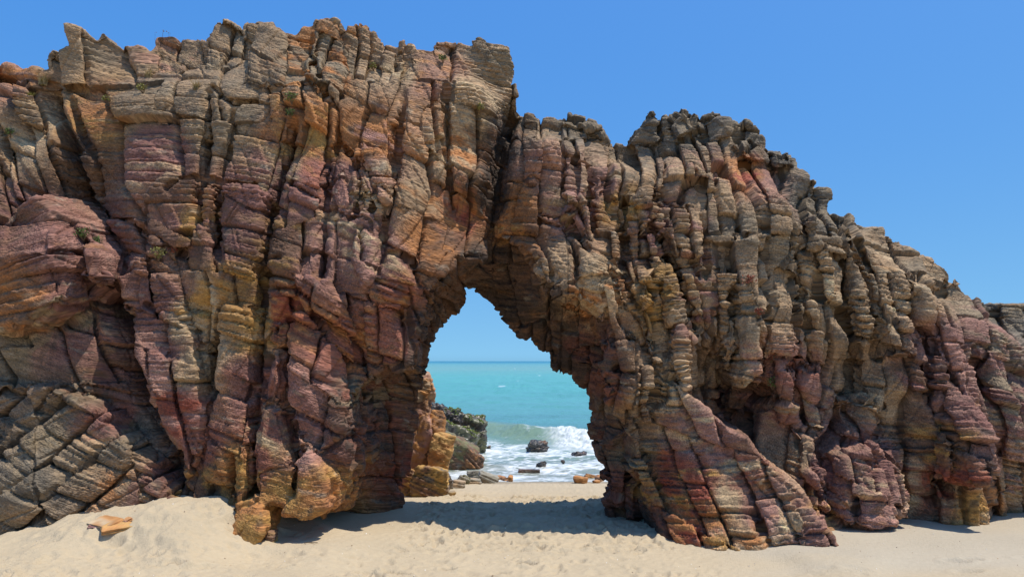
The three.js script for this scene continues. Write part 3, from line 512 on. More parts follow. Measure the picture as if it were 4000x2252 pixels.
// ---------- sand ----------
const SANDPTS = pp('-400,2120,.9 0,2085,.92 150,2052,.9 350,1998,.85 500,1967,.8 700,1944,.85 830,1942,.85 900,1978,.95 945,2075,1.05 1010,2114,1.1 1100,2118,1.0 3256,2093,.75 3411,2088,.65 3560,2044,.15 3770,2054,.15 3960,2008,-.3 4300,2008,-.4 3300,2150,1.3 4000,2110,.9 3240,2155,1.4')
  .map(([a, b, z]) => { const q = P(a, b, z); return [q[0], q[2], q[1]]; });
for (const [x, z, h] of [[-3, 3, .0], [-1, 3, 0], [1, 3, 0], [3, 3, 0], [-5, 3, .1], [5, 3, .1], [-6, 1.8, .12], [-3.4, 1.9, .12], [-4.6, 1.7, .14], [0, 1.5, 0], [1.5, 1.5, 0], [-1, 1.5, 0], [-1.5, 0, .0], [0, 0, 0], [.8, 0, 0], [1.1, .3, 0], [2.2, 1.6, 0], [3.4, 1.9, 0.02], [4.5, 2, .05], [-2.2, 1.4, .02], [0, 5, .05], [-4, 6, .1], [4, 6, .1], [0, -1, -.02], [-1.4, -1, .0], [1.2, -1, 0], [-2, -1.5, .05], [-7, -.5, .4], [-5, -.2, .5], [6, -1.5, .1]]) SANDPTS.push([x, z, h]);
const rs = rng(5), PRINTS = [];
for (let i = 0; i < 1300; i++) {
  let x, z; const q = rs();
  if (q < 0.36) { x = -1.1 + rs() * 2.7; z = -2.2 + rs() * 3.3; } else if (q < 0.8) { x = -4 + rs() * 7.2; z = 1.2 + rs() * 3.2; } else if (q < 0.9) { x = -6 + rs() * 12; z = 0.9 + rs() * 3.5; } else { x = -5 + rs() * 2.8; z = 0.7 + rs() * 1.6; }
  if (x > 1.6 && z < 1.5 + 0.1 * x) continue;
  PRINTS.push({ x, z, a: rs() * 3.14, l: 0.04 + rs() * 0.08, w: 0.025 + rs() * 0.03, d: 0.009 + 0.034 * rs() * rs() * rs() + (q < 0.36 ? 0.008 : 0) });
}
for (const [px, py, l, d] of [[3680, 2165, .1, .07], [3740, 2160, .08, .06], [3722, 2198, .1, .06], [3960, 2160, .1, .04], [3300, 2198, .1, .03], [3180, 2195, .08, .02], [3530, 2235, .09, .03], [590, 2090, .1, .03], [700, 2085, .12, .03], [480, 2165, .12, .03], [730, 2220, .09, .03], [2050, 2160, .09, .04], [1480, 2210, .08, .05], [1760, 2180, .07, .04]]) {
  const t = 1.75 / ((py - 1409) / FOCAL * 0.99); PRINTS.push({ x: (px - 2000) / FOCAL * t, z: 8 - t, a: 0.2, l, w: l * 0.5, d });
}
const pcell = new Map();
PRINTS.forEach(p => { for (let i = -1; i <= 1; i++) for (let j = -1; j <= 1; j++) { const k = (Math.floor(p.x / 0.4) + i) * 1000 + Math.floor(p.z / 0.4) + j; (pcell.get(k) || pcell.set(k, []).get(k)).push(p); } });
function sandBase(x, z) {
  let s = 0, w = 0; for (const p of SANDPTS) { const d = (x - p[0]) ** 2 + (z - p[1]) ** 2 + 0.01, k = d ** -1.9; s += k * p[2]; w += k; }
  let h = s / w; const slope = -Math.max(0, -1.2 - z) * 0.1;
  h = lerp(h, 0.0, sstep(-1.0, -2.2, z) * sstep(2.6, 1.8, Math.abs(x))) + slope;
  return h;
}
function sandHeight(x, z) {
  let h = sandBase(x, z);
  const near = sstep(10, 5, Math.abs(x)) * sstep(-5.4, -4.8, z);
  if (near > 0 && z < 6) {
    const smooth = Math.max(sstep(1.5, 2.4, x) * sstep(2.2 + 0.12 * x, 1.2 + 0.12 * x, z), 0.25 * sstep(-1.6, -2.6, x) * sstep(1.9, 1.2, z), 0.8 * sstep(-0.9, -1.5, x) * sstep(0.6, 0.2, z)), rough = (1 - 0.85 * smooth) ;
    h += near * rough * (0.022 * fbm(x * 2.1, z * 2.6, 3, 3) + 0.007 * noise(x * 5.5, z * 7, 5) + 0.012 * Math.max(0, noise(x * 9, z * 12, 15) - 0.1) + 0.007 * noise(x * 15, z * 19, 9) + 0.009 * noise(x * 26, z * 30, 2));
    h += near * 0.02 * noise(x * 0.8, z * 0.9, 12);
    const L = pcell.get(Math.floor(x / 0.4) * 1000 + Math.floor(z / 0.4));
    if (L) for (const p of L) {
      const dx = x - p.x, dz = z - p.z, c = Math.cos(p.a), s = Math.sin(p.a), u = (dx * c + dz * s) / p.l, v = (-dx * s + dz * c) / p.w, r = u * u + v * v + 0.25 * noise(x * 25, z * 25, p.x);
      if (r < 4) h += near * p.d * (1 - 0.7 * smooth) * (-1.15 * Math.exp(-r * r * 0.9) + 0.55 * Math.exp(-((Math.sqrt(Math.max(0, r)) - 1.45) ** 2) * 7));
    }
  }
  return h;
}
function axis(lo, hi, fine, a, b, grow = 1.18) { // fine between a and b, growing steps outside
  const v = []; for (let x = a; x <= b; x += fine) v.push(x);
  let s = fine, x = b; while (x < hi) { s *= grow; x += s; v.push(Math.min(x, hi)); } s = fine; x = a; while (x > lo) { s *= grow; x -= s; v.unshift(Math.max(x, lo)); } return v;
}
function sheet(xs, zs, f, colour) {
  const pos = [], col = [], uv = [], idx = [], nx = xs.length, c = [0, 0, 0];
  for (const z of zs) for (const x of xs) { const p = f(x, z); pos.push(p[0], p[1], p[2]); uv.push(x, z); colour(x, z, p[1], c); col.push(c[0], c[1], c[2]); }
  for (let j = 0; j < zs.length - 1; j++) for (let i = 0; i < nx - 1; i++) { const a = j * nx + i, b = a + 1, d = a + nx, e = d + 1; idx.push(a, d, b, b, d, e); }
  return geo(pos, idx, col, uv);
}
const sandMat = new THREE.MeshStandardMaterial({ vertexColors: true, roughness: 1 });
sandMat.bumpMap = grainTexture(512, (u, v) => 0.5 + 0.25 * tnoise(u, v, 40, 11) + 0.3 * tnoise(u, v, 100, 12) + 0.25 * tnoise(u, v, 200, 13)); sandMat.bumpScale = 0.009;
{
  const xs = axis(-120, 120, 0.02, -5.6, 5.6), zs = axis(-9, 120, 0.02, -2.2, 3.0, 1.12);
  const g = sheet(xs, zs, (x, z) => [x, z > -9 ? sandHeight(x, z) : -1.5, z], (x, z, y, c) => {
    const n = fbm(x * 1.3, z * 1.6, 7, 3), g2 = noise(x * 22, z * 24, 3), g3 = noise(x * 47, z * 47, 6);
    // damp grey sand by the water and a grey wind-packed apron below the right-hand cliff
    const wet = sstep(-4.7, -5.3, z + 0.25 * noise(x * 1.5, 1.1) + 0.05 * n), packed = sstep(1.6, 2.6, x + 0.5 * n) * sstep(2.1 + 0.1 * x, 1.0 + 0.1 * x, z + 0.5 * noise(x * 1.1, z * 3.0, 9));
    const t = 1 + 0.09 * n + 0.06 * g2 + 0.06 * g3, k = [0.455, 0.36, 0.232], q = [0.40, 0.345, 0.26], w = [0.27, 0.215, 0.145];
    for (let i = 0; i < 3; i++) c[i] = lerp(lerp(k[i], q[i], 0.75 * packed), w[i], wet) * t;
  });
  const m = new THREE.Mesh(g, sandMat); add(m, 'sand'); m.userData.kind = 'structure';
}

// ---------- sea ----------
const SEA = -0.42;
const crestZ = x => -13.6 + (x + 0.5) * 0.85 + 0.3 * noise(x * 0.4, 3.3);
function seaHeight(x, z) {
  let h = SEA; const d = -z;
  const amp = sstep(5.2, 9, d) * 0.05 + sstep(15, 60, d) * 0.12;
  h += amp * (noise(x * 0.5, z * 0.9, 1) + 0.6 * noise(x * 1.3, z * 2.3, 2) + 0.3 * noise(x * 3, z * 5.5, 3));
  if (d < 40) h += 0.014 * noise(x * 7, z * 12, 4) * sstep(5.4, 6.4, d);
  const c = crestZ(x), q = z - c; // breaking swell: steep face towards the beach
  const H = 0.36 * (1 - 0.12 * sstep(0.5, 2.4, x));
  if (Math.abs(q) < 6) { h += H * (q > 0 ? Math.exp(-((q / 0.75) ** 2)) : Math.exp(-((q / 2.4) ** 2))) * (1 + 0.1 * noise(x * 1.6, 8)); const br = sstep(0.7, 1.5, x + 0.2 * noise(z * 2, 1)); if (q > -0.7 && q < 2.2) h += br * sstep(2.2, 0.8, q) * sstep(-0.7, 0, q) * (0.11 * Math.abs(noise(x * 3.4, z * 3.4, 12)) + 0.09 * Math.abs(noise(x * 9, z * 9, 13)) + 0.04 * noise(x * 22, z * 22, 14)); }
  // small run-up edges
  const e = -7.2 + 0.35 * noise(x * 0.9, 9.9), q2 = z - e; if (Math.abs(q2) < 1.5) h += 0.1 * Math.exp(-((q2 / 0.35) ** 2)) * (0.5 + noise(x * 1.3, 17));
  return h;
}
function foamAt(x, z) {
  const d = -z; if (d > 30) return sstep(0.62, 0.7, noise(x * 0.6, z * 0.35, 3)) * 0.6 * sstep(500, 150, d);
  const c = crestZ(x), q = z - c, wx = x + 0.35 * noise(x * 1.1, z * 1.4, 5), wz = z + 0.35 * noise(x * 1.1, z * 1.4, 6);
  const r1 = 1 - Math.abs(noise(wx * 1.7, wz * 3.0, 7)) * 3, r2 = 1 - Math.abs(noise(wx * 4.2, wz * 7.5, 8)) * 2.8, r3 = 1 - Math.abs(noise(wx * 9, wz * 15, 15)) * 2.2;
  let lace = sstep(0.5, 1.0, 0.5 * Math.max(r1, 0) + 0.42 * Math.max(r2, 0) + 0.22 * Math.max(r3, 0));
  let zone = sstep(1.1, 2.3, q) * sstep(5.0, 5.6, d), patch = sstep(-0.12, 0.22, noise(x * 0.8, z * 0.9, 18) + 0.35 * noise(x * 2.2, z * 4, 19));
  let f = zone * clamp(lace * 0.8 + patch * 0.62 * sstep(0.1, 0.75, 0.6 * r2 + 0.5 * r3 + 0.3), 0, 1);
  const br = sstep(0.7, 1.5, x + 0.25 * noise(z * 2, 1) + 0.1 * noise(x * 6, z * 6)); // broken part of the crest
  f = Math.max(f, br * sstep(-0.5, 0.1, q) * sstep(2.4, 1.4, q + 0.4 * noise(x * 3, z * 3)) * (0.75 + 0.4 * noise(x * 8, z * 8, 3)));
  f = Math.max(f, 0.8 * sstep(-0.2, 1.2, x) * sstep(0.16, 0.02, Math.abs(q - 0.05 + 0.12 * noise(x * 5, 2))) * sstep(-0.2, 0.3, noise(x * 3, 5)));
  if (q > 0.2 && q < 1.3) f = Math.max(f, 0.4 * sstep(0.9, 1.0, 1 - Math.abs(noise(x * 2.6 + q, q * 3.2, 25)) * 2) * sstep(0, 0.3, noise(x * 3, z * 3, 44)));
  const e = -5.6 + 0.2 * noise(x * 0.8, 4.4); f = Math.max(f, 0.8 * sstep(0.14, 0.03, Math.abs(z - e + 0.1 * noise(x * 4, 2))) * sstep(-.3, .2, noise(x * 2, 7)));
  return clamp(f, 0, 1);
}
const seaMat = new THREE.MeshPhysicalMaterial({ vertexColors: true, roughness: 0.22, ior: 1.33, specularIntensity: 0.45 });
seaMat.bumpMap = grainTexture(512, (u, v) => 0.5 + 0.35 * tnoise(u, v, 7, 21) + 0.25 * tnoise(u, v, 17, 22) + 0.15 * tnoise(u, v, 40, 23)); seaMat.bumpScale = 0.03;
{
  const xs = axis(-6000, 6000, 0.03, -3.0, 3.6, 1.15), zs = axis(-9000, -3.6, 0.035, -15, -3.6, 1.06);
  const g = sheet(xs, zs, (x, z) => [x, seaHeight(x, z), z], (x, z, y, c) => {
    const d = -z, n = fbm(x * 0.12, z * 0.3, 4, 3), f = foamAt(x, z);
    const stops = [[5, [.36, .34, .26]], [7.6, [.26, .32, .27]], [12, [.20, .33, .27]], [16, [.12, .30, .29]], [26, [.13, .39, .34]], [45, [.115, .43, .35]], [90, [.13, .47, .37]], [190, [.22, .45, .34]], [420, [.16, .43, .36]], [900, [.02, .24, .31]], [9000, [.015, .20, .29]]];
    const dd = d * (1 + 0.35 * n); let k = 1; while (k < stops.length - 1 && stops[k][0] < dd) k++;
    const t = clamp((dd - stops[k - 1][0]) / (stops[k][0] - stops[k - 1][0]), 0, 1), q = z - crestZ(x);
    const face = q > -0.3 && q < 1.3 ? sstep(-0.3, 0.1, q) * sstep(1.3, 0.7, q) : 0; // thin, sand-laden water of the wave
    for (let i = 0; i < 3; i++) { let v = lerp(stops[k - 1][1][i], stops[k][1][i], t); v = lerp(v, [.25, .36, .25][i], face * 0.8); c[i] = lerp(v * 0.74 * (1 + 0.12 * n), [.74, .755, .74][i], f); }
  });
  g.attributes.uv.array.forEach((v, i, a) => { a[i] = v * 0.45; });
  const m = new THREE.Mesh(g, seaMat); add(m, 'sea'); m.userData.kind = 'structure';
}
console.log('ground', Math.round(performance.now()));

{ // shell chips and coarse grains strewn on the beach
  const r = rng(61), n = 700, m = new THREE.InstancedMesh(new THREE.IcosahedronGeometry(1, 0), new THREE.MeshStandardMaterial({ roughness: 0.8 }), n), q = new THREE.Matrix4(), c = new THREE.Color();
  for (let i = 0; i < n; i++) { const x = -4.5 + r() * 9, z = -2 + r() * 4.6, s = 0.0025 + 0.005 * r() * r(); q.makeRotationFromEuler(new THREE.Euler(r() * 6, r() * 6, r() * 6)).scale(new THREE.Vector3(s * 1.6, s * 0.6, s)); q.setPosition(x, sandHeight(x, z) + s * 0.3, z); m.setMatrixAt(i, q); const k = r(); k < 0.5 ? c.setRGB(.7, .64, .54) : k < 0.75 ? c.setRGB(.16, .11, .07) : c.setRGB(.4, .25, .14); m.setColorAt(i, c); }
  add(m, 'shell_chips'); m.userData.kind = 'stuff'; tag(m, 'tiny pale shell chips and dark grit strewn over the sand', 'shell chips');
}

// ---------- loose rocks, shore rocks, plants ----------
// point on the sand seen at a place of the photograph
function onSand(px, py) { let best = null, bd = 1e9; for (let z = 4; z > -7; z -= 0.02) { const q = P(px, py, z), d = Math.abs(q[1] - sandBase(q[0], z)); if (q[1] < sandBase(q[0], z) + 0.001) { best = q; break; } if (d < bd) { bd = d; best = q; } } return [best[0], sandBase(best[0], best[2]), best[2]]; }
function onSea(px, py) { const t = (EYE[1] - SEA), q = P(px, py, 0), k = t / (EYE[1] - q[1]); return [EYE[0] + (q[0] - EYE[0]) * k, SEA, EYE[2] + (q[2] - EYE[2]) * k]; }
function onRock(px, py) { for (let z = 1.9; z > -2.2; z -= 0.012) { const q = P(px, py, z), i = Math.round((q[0] - X0) / HS), j = Math.round((q[1] - Y0) / HS), k = Math.round((z - Z0) / HS); if (i < 0 || j < 0 || k < 0 || i >= NX || j >= NY || k >= NZ) continue; if (vol[(k * NY + j) * NX + i] < 0) return q; } return null; }
const stoneMat = new THREE.MeshStandardMaterial({ vertexColors: true, roughness: 0.9 });
stoneMat.bumpMap = rockMat.bumpMap; stoneMat.bumpScale = 0.012;
const wetMat = new THREE.MeshStandardMaterial({ vertexColors: true, roughness: 0.42 }); wetMat.bumpMap = rockMat.bumpMap; wetMat.bumpScale = 0.012;
// an angular stone: a body bounded by broken planes, layered and weathered. s half sizes, cuts extra planes
function stoneGeo(seed, s, { n = 14, cuts = 7, box = 0.6, lay = 0.006, lth = 0.06, rough = 0.03, cols = ['t', 'o'], tilt = 0, soft = 0.06, deep = 1 } = {}) {
  const r = rng(seed), pl = [], ax = [[1, 0, 0], [0, 1, 0], [0, 0, 1]];
  for (const a of ax) for (const sg of [1, -1]) { const d = [a[0] * sg + (r() - .5) * .4 * (1 - box), a[1] * sg + (r() - .5) * .4 * (1 - box), a[2] * sg + (r() - .5) * .4 * (1 - box)], l = Math.hypot(...d); pl.push([d[0] / l, d[1] / l, d[2] / l, 0.82 + 0.18 * r()]); }
  for (let i = 0; i < cuts; i++) { const th = r() * 6.283, c = r() * 1.7 - 0.7, q = Math.sqrt(Math.max(0, 1 - c * c)); pl.push([q * Math.cos(th), c, q * Math.sin(th), 0.85 + 0.35 * r()]); }
  const pos = [], col = [], uv = [], idx = [], key = new Map(), off = seed * 3.7, A = cols.map(k => PAL[k]);
  const vert = (x, y, z) => {
    const kk = `${x.toFixed(4)},${y.toFixed(4)},${z.toFixed(4)}`; if (key.has(kk)) return key.get(kk);
    const l = Math.hypot(x, y, z), d = [x / l, y / l, z / l]; let sum = 0; const K = 1 / soft;
    for (const p of pl) { const t = d[0] * p[0] + d[1] * p[1] + d[2] * p[2]; if (t > 0.02) sum += Math.exp(-K * Math.min(6, p[3] / t)); }
    let R = -Math.log(sum) / K; const X = d[0] * R * s[0], Y = d[1] * R * s[1], Z = d[2] * R * s[2];
    const v = Y * Math.cos(tilt) + X * Math.sin(tilt), lp = part1(v + 0.01 * noise(X * 6 + off, Y * 6, Z * 6), lth, seed), t = (v - lp[1]) / (lp[2] - lp[1]);
    let e = lay * ((hsh(lp[0], seed) - 0.5) * 1.4 + (t - 0.5)) - lay * 1.2 * Math.exp(-((Math.min(t, 1 - t) * (lp[2] - lp[1]) / 0.008) ** 2)) + rough * fbm(X * 5 + off, Y * 5, Z * 5, 3) + rough * 0.4 * noise(X * 16 + off, Y * 16, Z * 16);
    pos.push(X + d[0] * e, Y + d[1] * e * deep, Z + d[2] * e); uv.push(X + 0.7 * Z, v);
    const m = sstep(-0.15, 0.2, fbm(X * 4 + off, Y * 7, Z * 4, 3) + 0.3 * (hsh(lp[0], seed, 4) - 0.5)), m2 = A[2] ? sstep(0.08, 0.3, fbm(X * 6 + off, Y * 6 + 9, Z * 6, 3)) : 0, tn = 0.9 + 0.35 * noise(X * 14 + off, Y * 18, Z * 14) + 0.2 * (hsh(lp[0], seed, 6) - .5);
    for (let q = 0; q < 3; q++) col.push(lerp(lerp(A[0][q], A[1][q], m), A[2] ? A[2][q] : 0, m2) * tn);
    const i = pos.length / 3 - 1; key.set(kk, i); return i;
  };
  for (let f = 0; f < 6; f++) for (let j = 0; j < n; j++) for (let i = 0; i < n; i++) {
    const q = (a, b) => { const u = Math.tan((a / n * 2 - 1) * 0.7854), w = Math.tan((b / n * 2 - 1) * 0.7854); return [[1, w, -u], [-1, w, u], [u, 1, -w], [u, -1, w], [u, w, 1], [-u, w, -1]][f]; };
    const a = vert(...q(i, j)), b = vert(...q(i + 1, j)), c = vert(...q(i + 1, j + 1)), d = vert(...q(i, j + 1)); idx.push(a, b, c, a, c, d);
  }
  return geo(pos, idx, col, uv);
}
function stone(name, label, category, group, p, s, seed, o = {}, rot = [0, 0, 0], mat = stoneMat, sink = 0.25) {
  const m = new THREE.Mesh(stoneGeo(seed, s, o), mat); m.position.set(p[0], p[1] + s[1] * (1 - 2 * sink), p[2]); m.rotation.set(...rot); add(m, name); return tag(m, label, category, group);
}
// pixel width and height at a depth give the half sizes
const half = (wpx, hpx, z, dep = 0.8) => { const k = (EYE[2] - z) / FOCAL / 2; return [wpx * k, hpx * k, wpx * k * dep]; };
PAL.O = [.48, .225, .075]; PAL.Y = [.50, .29, .10]; PAL.K = [.045, .042, .038]; PAL.M = [.10, .16, .025]; PAL.V = [.17, .16, .075]; PAL.s = [.30, .27, .21];

// sunlit orange outcrop behind the left leg
{
  const root = new THREE.Group(), base = onSand(1690, 1938); root.position.set(base[0], base[1], base[2]);
  const z0 = base[2];
  const slab = (x0, x1, y0, y1, dz, rz, seed, cols, o = {}) => {
    const z = z0 + dz, c = P((x0 + x1) / 2, (y0 + y1) / 2, z), s = half(x1 - x0, y1 - y0, z, 0.9);
    const m = new THREE.Mesh(stoneGeo(seed, [s[0] * 1.2, s[1] * 1.16, Math.max(s[2], 0.18)], { n: 30, cuts: 12, box: 0.1, lay: 0.01, lth: 0.07, rough: 0.045, cols, soft: 0.035, tilt: 0.25, ...o }), stoneMat);
    m.position.set(c[0] - base[0], c[1] - base[1], z - base[2]); m.rotation.z = rz; add(m, 'rock_slab', root);
  };
  slab(1560, 1690, 1460, 1575, -0.5, 0.1, 301, ['t', 'k', 'O']);
  slab(1636, 1680, 1472, 1560, -0.42, -0.05, 302, ['t', 'O'], { lth: 0.05 });
  slab(1560, 1672, 1550, 1700, -0.45, -0.12, 303, ['b', 'O', 'k']);
  slab(1598, 1676, 1625, 1860, -0.3, -0.22, 304, ['O', 'k', 'P']);
  slab(1652, 1722, 1606, 1835, -0.34, -0.2, 305, ['O', 'b', 'o']);
  slab(1680, 1758, 1700, 1860, -0.2, -0.18, 306, ['Y', 'O', 'O']);
  slab(1612, 1750, 1825, 1950, -0.05, -0.14, 307, ['y', 'b', 'G'], { lay: 0.016, lth: 0.045 });
  slab(1560, 1640, 1830, 1955, -0.25, -0.1, 308, ['y', 'm', 'b'], { lay: 0.014 });
  slab(1500, 1600, 1600, 1950, -0.75, -0.1, 309, ['b', 'O', 'y']);
  slab(1330, 1570, 1500, 1960, -0.75, -0.06, 311, ['b', 'O', 'k']); slab(1080, 1400, 1440, 1960, -0.85, 0.05, 312, ['b', 'k', 'm']);
  slab(1540, 1700, 1640, 1960, -0.95, -0.15, 310, ['b', 'O', 'y']);
  tag(add(root, 'orange_outcrop'), 'sunlit orange banded rock slabs stacked just behind the left arch leg', 'rock outcrop');
  const f = onSand(1752, 1940);
  stone('beach_stone', 'small rounded stone at the foot of the orange outcrop', 'stone', 'stones at the shore', f, half(52, 34, f[2]), 320, { cols: ['y', 'g', 'b'], n: 12 }, [0, 0.3, -0.2]);
}
// mossy headland rock standing in the surf
{
  const b = onSea(1790, 1768), root = new THREE.Group(); root.position.set(...b);
  const piece = (x0, x1, y0, y1, dz, rz, seed, cols, name, mat, o = {}) => {
    const z = b[2] + dz, c = P((x0 + x1) / 2, (y0 + y1) / 2, z), s = half(x1 - x0, y1 - y0, z, 0.8);
    const m = new THREE.Mesh(stoneGeo(seed, [s[0] * 1.08, s[1] * 1.08, s[2]], { n: 34, cuts: 10, lay: 0.03, lth: 0.075, rough: 0.10, cols, soft: 0.05, tilt: 0.35, ...o }), mat);
    m.position.set(c[0] - b[0], c[1] - b[1], dz); m.rotation.z = rz; return add(m, name, root);
  };
  piece(1745, 1896, 1618, 1775, 0, -0.03, 331, ['V', 'd', 'K'], 'rock_body', wetMat);
  piece(1640, 1800, 1588, 1790, 0.25, -0.32, 332, ['K', 'd', 'K'], 'rock_crest', wetMat, { rough: 0.16, lth: 0.05 });
  piece(1690, 1850, 1660, 1800, 0.5, -0.3, 333, ['V', 'G', 'd'], 'rock_shoulder', wetMat);
  piece(1380, 1700, 1560, 1800, 0.2, 0.05, 334, ['K', 'd', 'G'], 'rock_tail', wetMat);
  // moss: small leafy clumps grown on the tops
  const r = rng(41), gs = [], leaf = new THREE.IcosahedronGeometry(1, 0);
  const mossMat = new THREE.MeshStandardMaterial({ vertexColors: true, roughness: 1 });
  root.updateMatrixWorld(true);
  const ray = new THREE.Raycaster(), hit = (x, z) => { ray.set(new THREE.Vector3(b[0] + x, 3, b[2] + z), new THREE.Vector3(0, -1, 0)); const h = ray.intersectObjects(root.children, false)[0]; return h ? [h.point.x - b[0], h.point.y - b[1], h.point.z - b[2]] : null; };
  for (let i = 0; i < 2600; i++) {
    const x = -0.3 + r() * 1.0, z = -0.15 + r() * 1.0; if (noise(x * 4, z * 4, 3) + 0.25 * (r() - 0.5) < 0.06) continue;
    const h = hit(x, z); if (!h || h[1] < 0.3) continue; const g = leaf.clone(), s = 0.007 + 0.014 * r(), m = new THREE.Matrix4().makeRotationFromEuler(new THREE.Euler(r() * 6, r() * 6, 0)).scale(new THREE.Vector3(s, s * 0.8, s)); m.setPosition(h[0], h[1] + s * 0.3, h[2]); g.applyMatrix4(m);
    const c = new Float32Array(g.attributes.position.count * 3), k = r(), cc = k < 0.3 ? [.15, .20, .03] : k < 0.7 ? [.09, .12, .025] : [.06, .065, .02]; for (let q = 0; q < c.length; q++) c[q] = cc[q % 3] * (0.8 + 0.4 * r()); g.setAttribute('color', new THREE.BufferAttribute(c, 3)); g.deleteAttribute('uv'); gs.push(g);
  }
  if (gs.length) { const m = add(new THREE.Mesh(mergeGeometries(gs), mossMat), 'moss', root); m.userData.kind = 'stuff'; }
  tag(add(root, 'mossy_rock'), 'dark headland rock with bright green moss on top standing in the surf', 'sea rock');
}
{
  const b = onSand(1800, 1848), root = new THREE.Group(); root.position.set(...b);
  const piece = (x0, x1, y0, y1, dz, rz, seed, cols, name, o = {}) => { const z = b[2] + dz, c = P((x0 + x1) / 2, (y0 + y1) / 2, z), s = half(x1 - x0, y1 - y0, z, 0.7); const m = new THREE.Mesh(stoneGeo(seed, [s[0] * 1.1, s[1] * 1.1, s[2]], { n: 24, cuts: 8, lay: 0.022, lth: 0.06, rough: 0.05, cols, soft: 0.05, tilt: 0.3, ...o }), stoneMat); m.position.set(c[0] - b[0], c[1] - b[1], dz); m.rotation.z = rz; add(m, name, root); };
  piece(1700, 1860, 1712, 1830, -0.15, -0.42, 341, ['V', 'b', 'G'], 'rock_slab');
  piece(1800, 1890, 1770, 1856, 0.0, -0.55, 342, ['b', 'o', 'd'], 'rock_slab');
  piece(1700, 1800, 1760, 1850, -0.1, -0.3, 343, ['G', 'V', 'd'], 'rock_slab');
  tag(add(root, 'sloping_slab_rock'), 'brown slab rock sloping down to the surf in front of the mossy rock', 'rock outcrop');
}
const shore = [
  [1744, 1794, 1784, 1818, ['G', 'V'], 'olive stone wedged under the sloping brown slab', -0.3], [1744, 1801, 1804, 1848, ['d', 'G'], 'dark pitted stone at the foot of the sloping brown slab', -0.4],
  [1826, 1873, 1838, 1879, ['s', 'G'], 'grey rounded stone below the tip of the brown slab', 0.1], [1869, 1944, 1846, 1888, ['s', 'g'], 'flat grey layered slab dipping right onto the sand', -0.42],
  [1787, 1832, 1854, 1894, ['s', 'V'], 'grey curved stone in the middle of the shore stones', -0.5], [1765, 1816, 1876, 1908, ['t', 's'], 'pale stone nearest the sand beside the orange outcrop', -0.2],
  [1733, 1767, 1850, 1912, ['G', 'd'], 'dark upright stone touching the orange outcrop', 0.1], [1822, 1880, 1868, 1892, ['t', 's'], 'low cream stone in front of the grey rounded stone', -0.1], [1880, 1935, 1868, 1888, ['c', 't'], 'low cream rubble stone under the flat grey slab', -0.1],
];
shore.forEach(([x0, x1, y0, y1, cols, lab, rz], i) => { const g = onSand((x0 + x1) / 2, y1 - 3), s = half(x1 - x0, y1 - y0, g[2], 0.8); stone('shore_stone', lab, 'stone', 'grey stones between outcrop and surf', g, [s[0] * 1.08, s[1] * 1.1, s[2]], 350 + i, { cols, n: 14, lay: 0.012, rough: 0.02 }, [0, 0.2, rz], stoneMat, 0.12); });
const orange = [
  [1906, 1957, 1839, 1864, 'upper orange rock of the left pile at the water edge'], [1923, 1976, 1858, 1878, 'flat orange rock in front of the left pile at the water edge'], [1982, 2009, 1858, 1882, 'small orange rock at the right end of the left pile'], [1955, 1990, 1866, 1880, 'low orange chip in the middle of the left pile'],
  [2243, 2297, 1860, 1890, 'largest orange rock of the pile beside the right leg'], [2286, 2328, 1852, 1876, 'rear orange rock of the pile beside the right leg'], [2322, 2358, 1857, 1882, 'orange rock of the right pile touching the arch leg'], [2316, 2346, 1877, 1889, 'low dark orange stone in front of the right pile'],
];
orange.forEach(([x0, x1, y0, y1, lab], i) => { const g = onSand((x0 + x1) / 2, y1 - 2), s = half(x1 - x0, y1 - y0, g[2], 0.8); stone('orange_rock', lab, 'rock', 'orange rocks at the water edge', g, [s[0] * 1.1, s[1] * 1.12, s[2]], 370 + i, { cols: ['O', 'b', 'o'], n: 12, cuts: 9, rough: 0.015, soft: 0.04 }, [0, i * 0.7, (i % 3 - 1) * 0.2], stoneMat, 0.15); });
const seaRocks = [
  [2058, 2133, 1722, 1764, 'black craggy rock standing alone in the white water', 'sea rock', 0.2], [2232, 2298, 1768, 1779, 'low dark rock almost covered by foam right of the black rock', 'sea rock', 0.3], [2094, 2136, 1805, 1829, 'small dark rock with foam washing over it near the beach', 'sea rock', 0.2],
  [2014, 2023, 1866, 1873, 'tiny dark pebble on the wet sand', 'pebble', 0.2], [1890, 1912, 1745, 1757, 'small dark rock at the waterline right of the mossy rock', 'sea rock', 0.2], [2194, 2203, 1804, 1818, 'small dark stone sticking up out of a splash', 'sea rock', 0.2],
];
seaRocks.forEach(([x0, x1, y0, y1, lab, cat, sink], i) => { const g = i === 3 ? onSand(2018, 1871) : onSea((x0 + x1) / 2, y1 - 2), s = half(x1 - x0, y1 - y0, g[2], 0.8); stone(i === 3 ? 'beach_pebble' : 'sea_rock', lab, cat, i === 3 ? undefined : 'dark rocks in the surf', g, [s[0] * 1.08, s[1] * 1.25, s[2]], 385 + i, { cols: ['K', 'd', 'b'], n: 18, cuts: 16, rough: 0.09, lay: 0.012, soft: 0.04, box: -0.6 }, [0, 0.4, 0.05], wetMat, 0.18); });
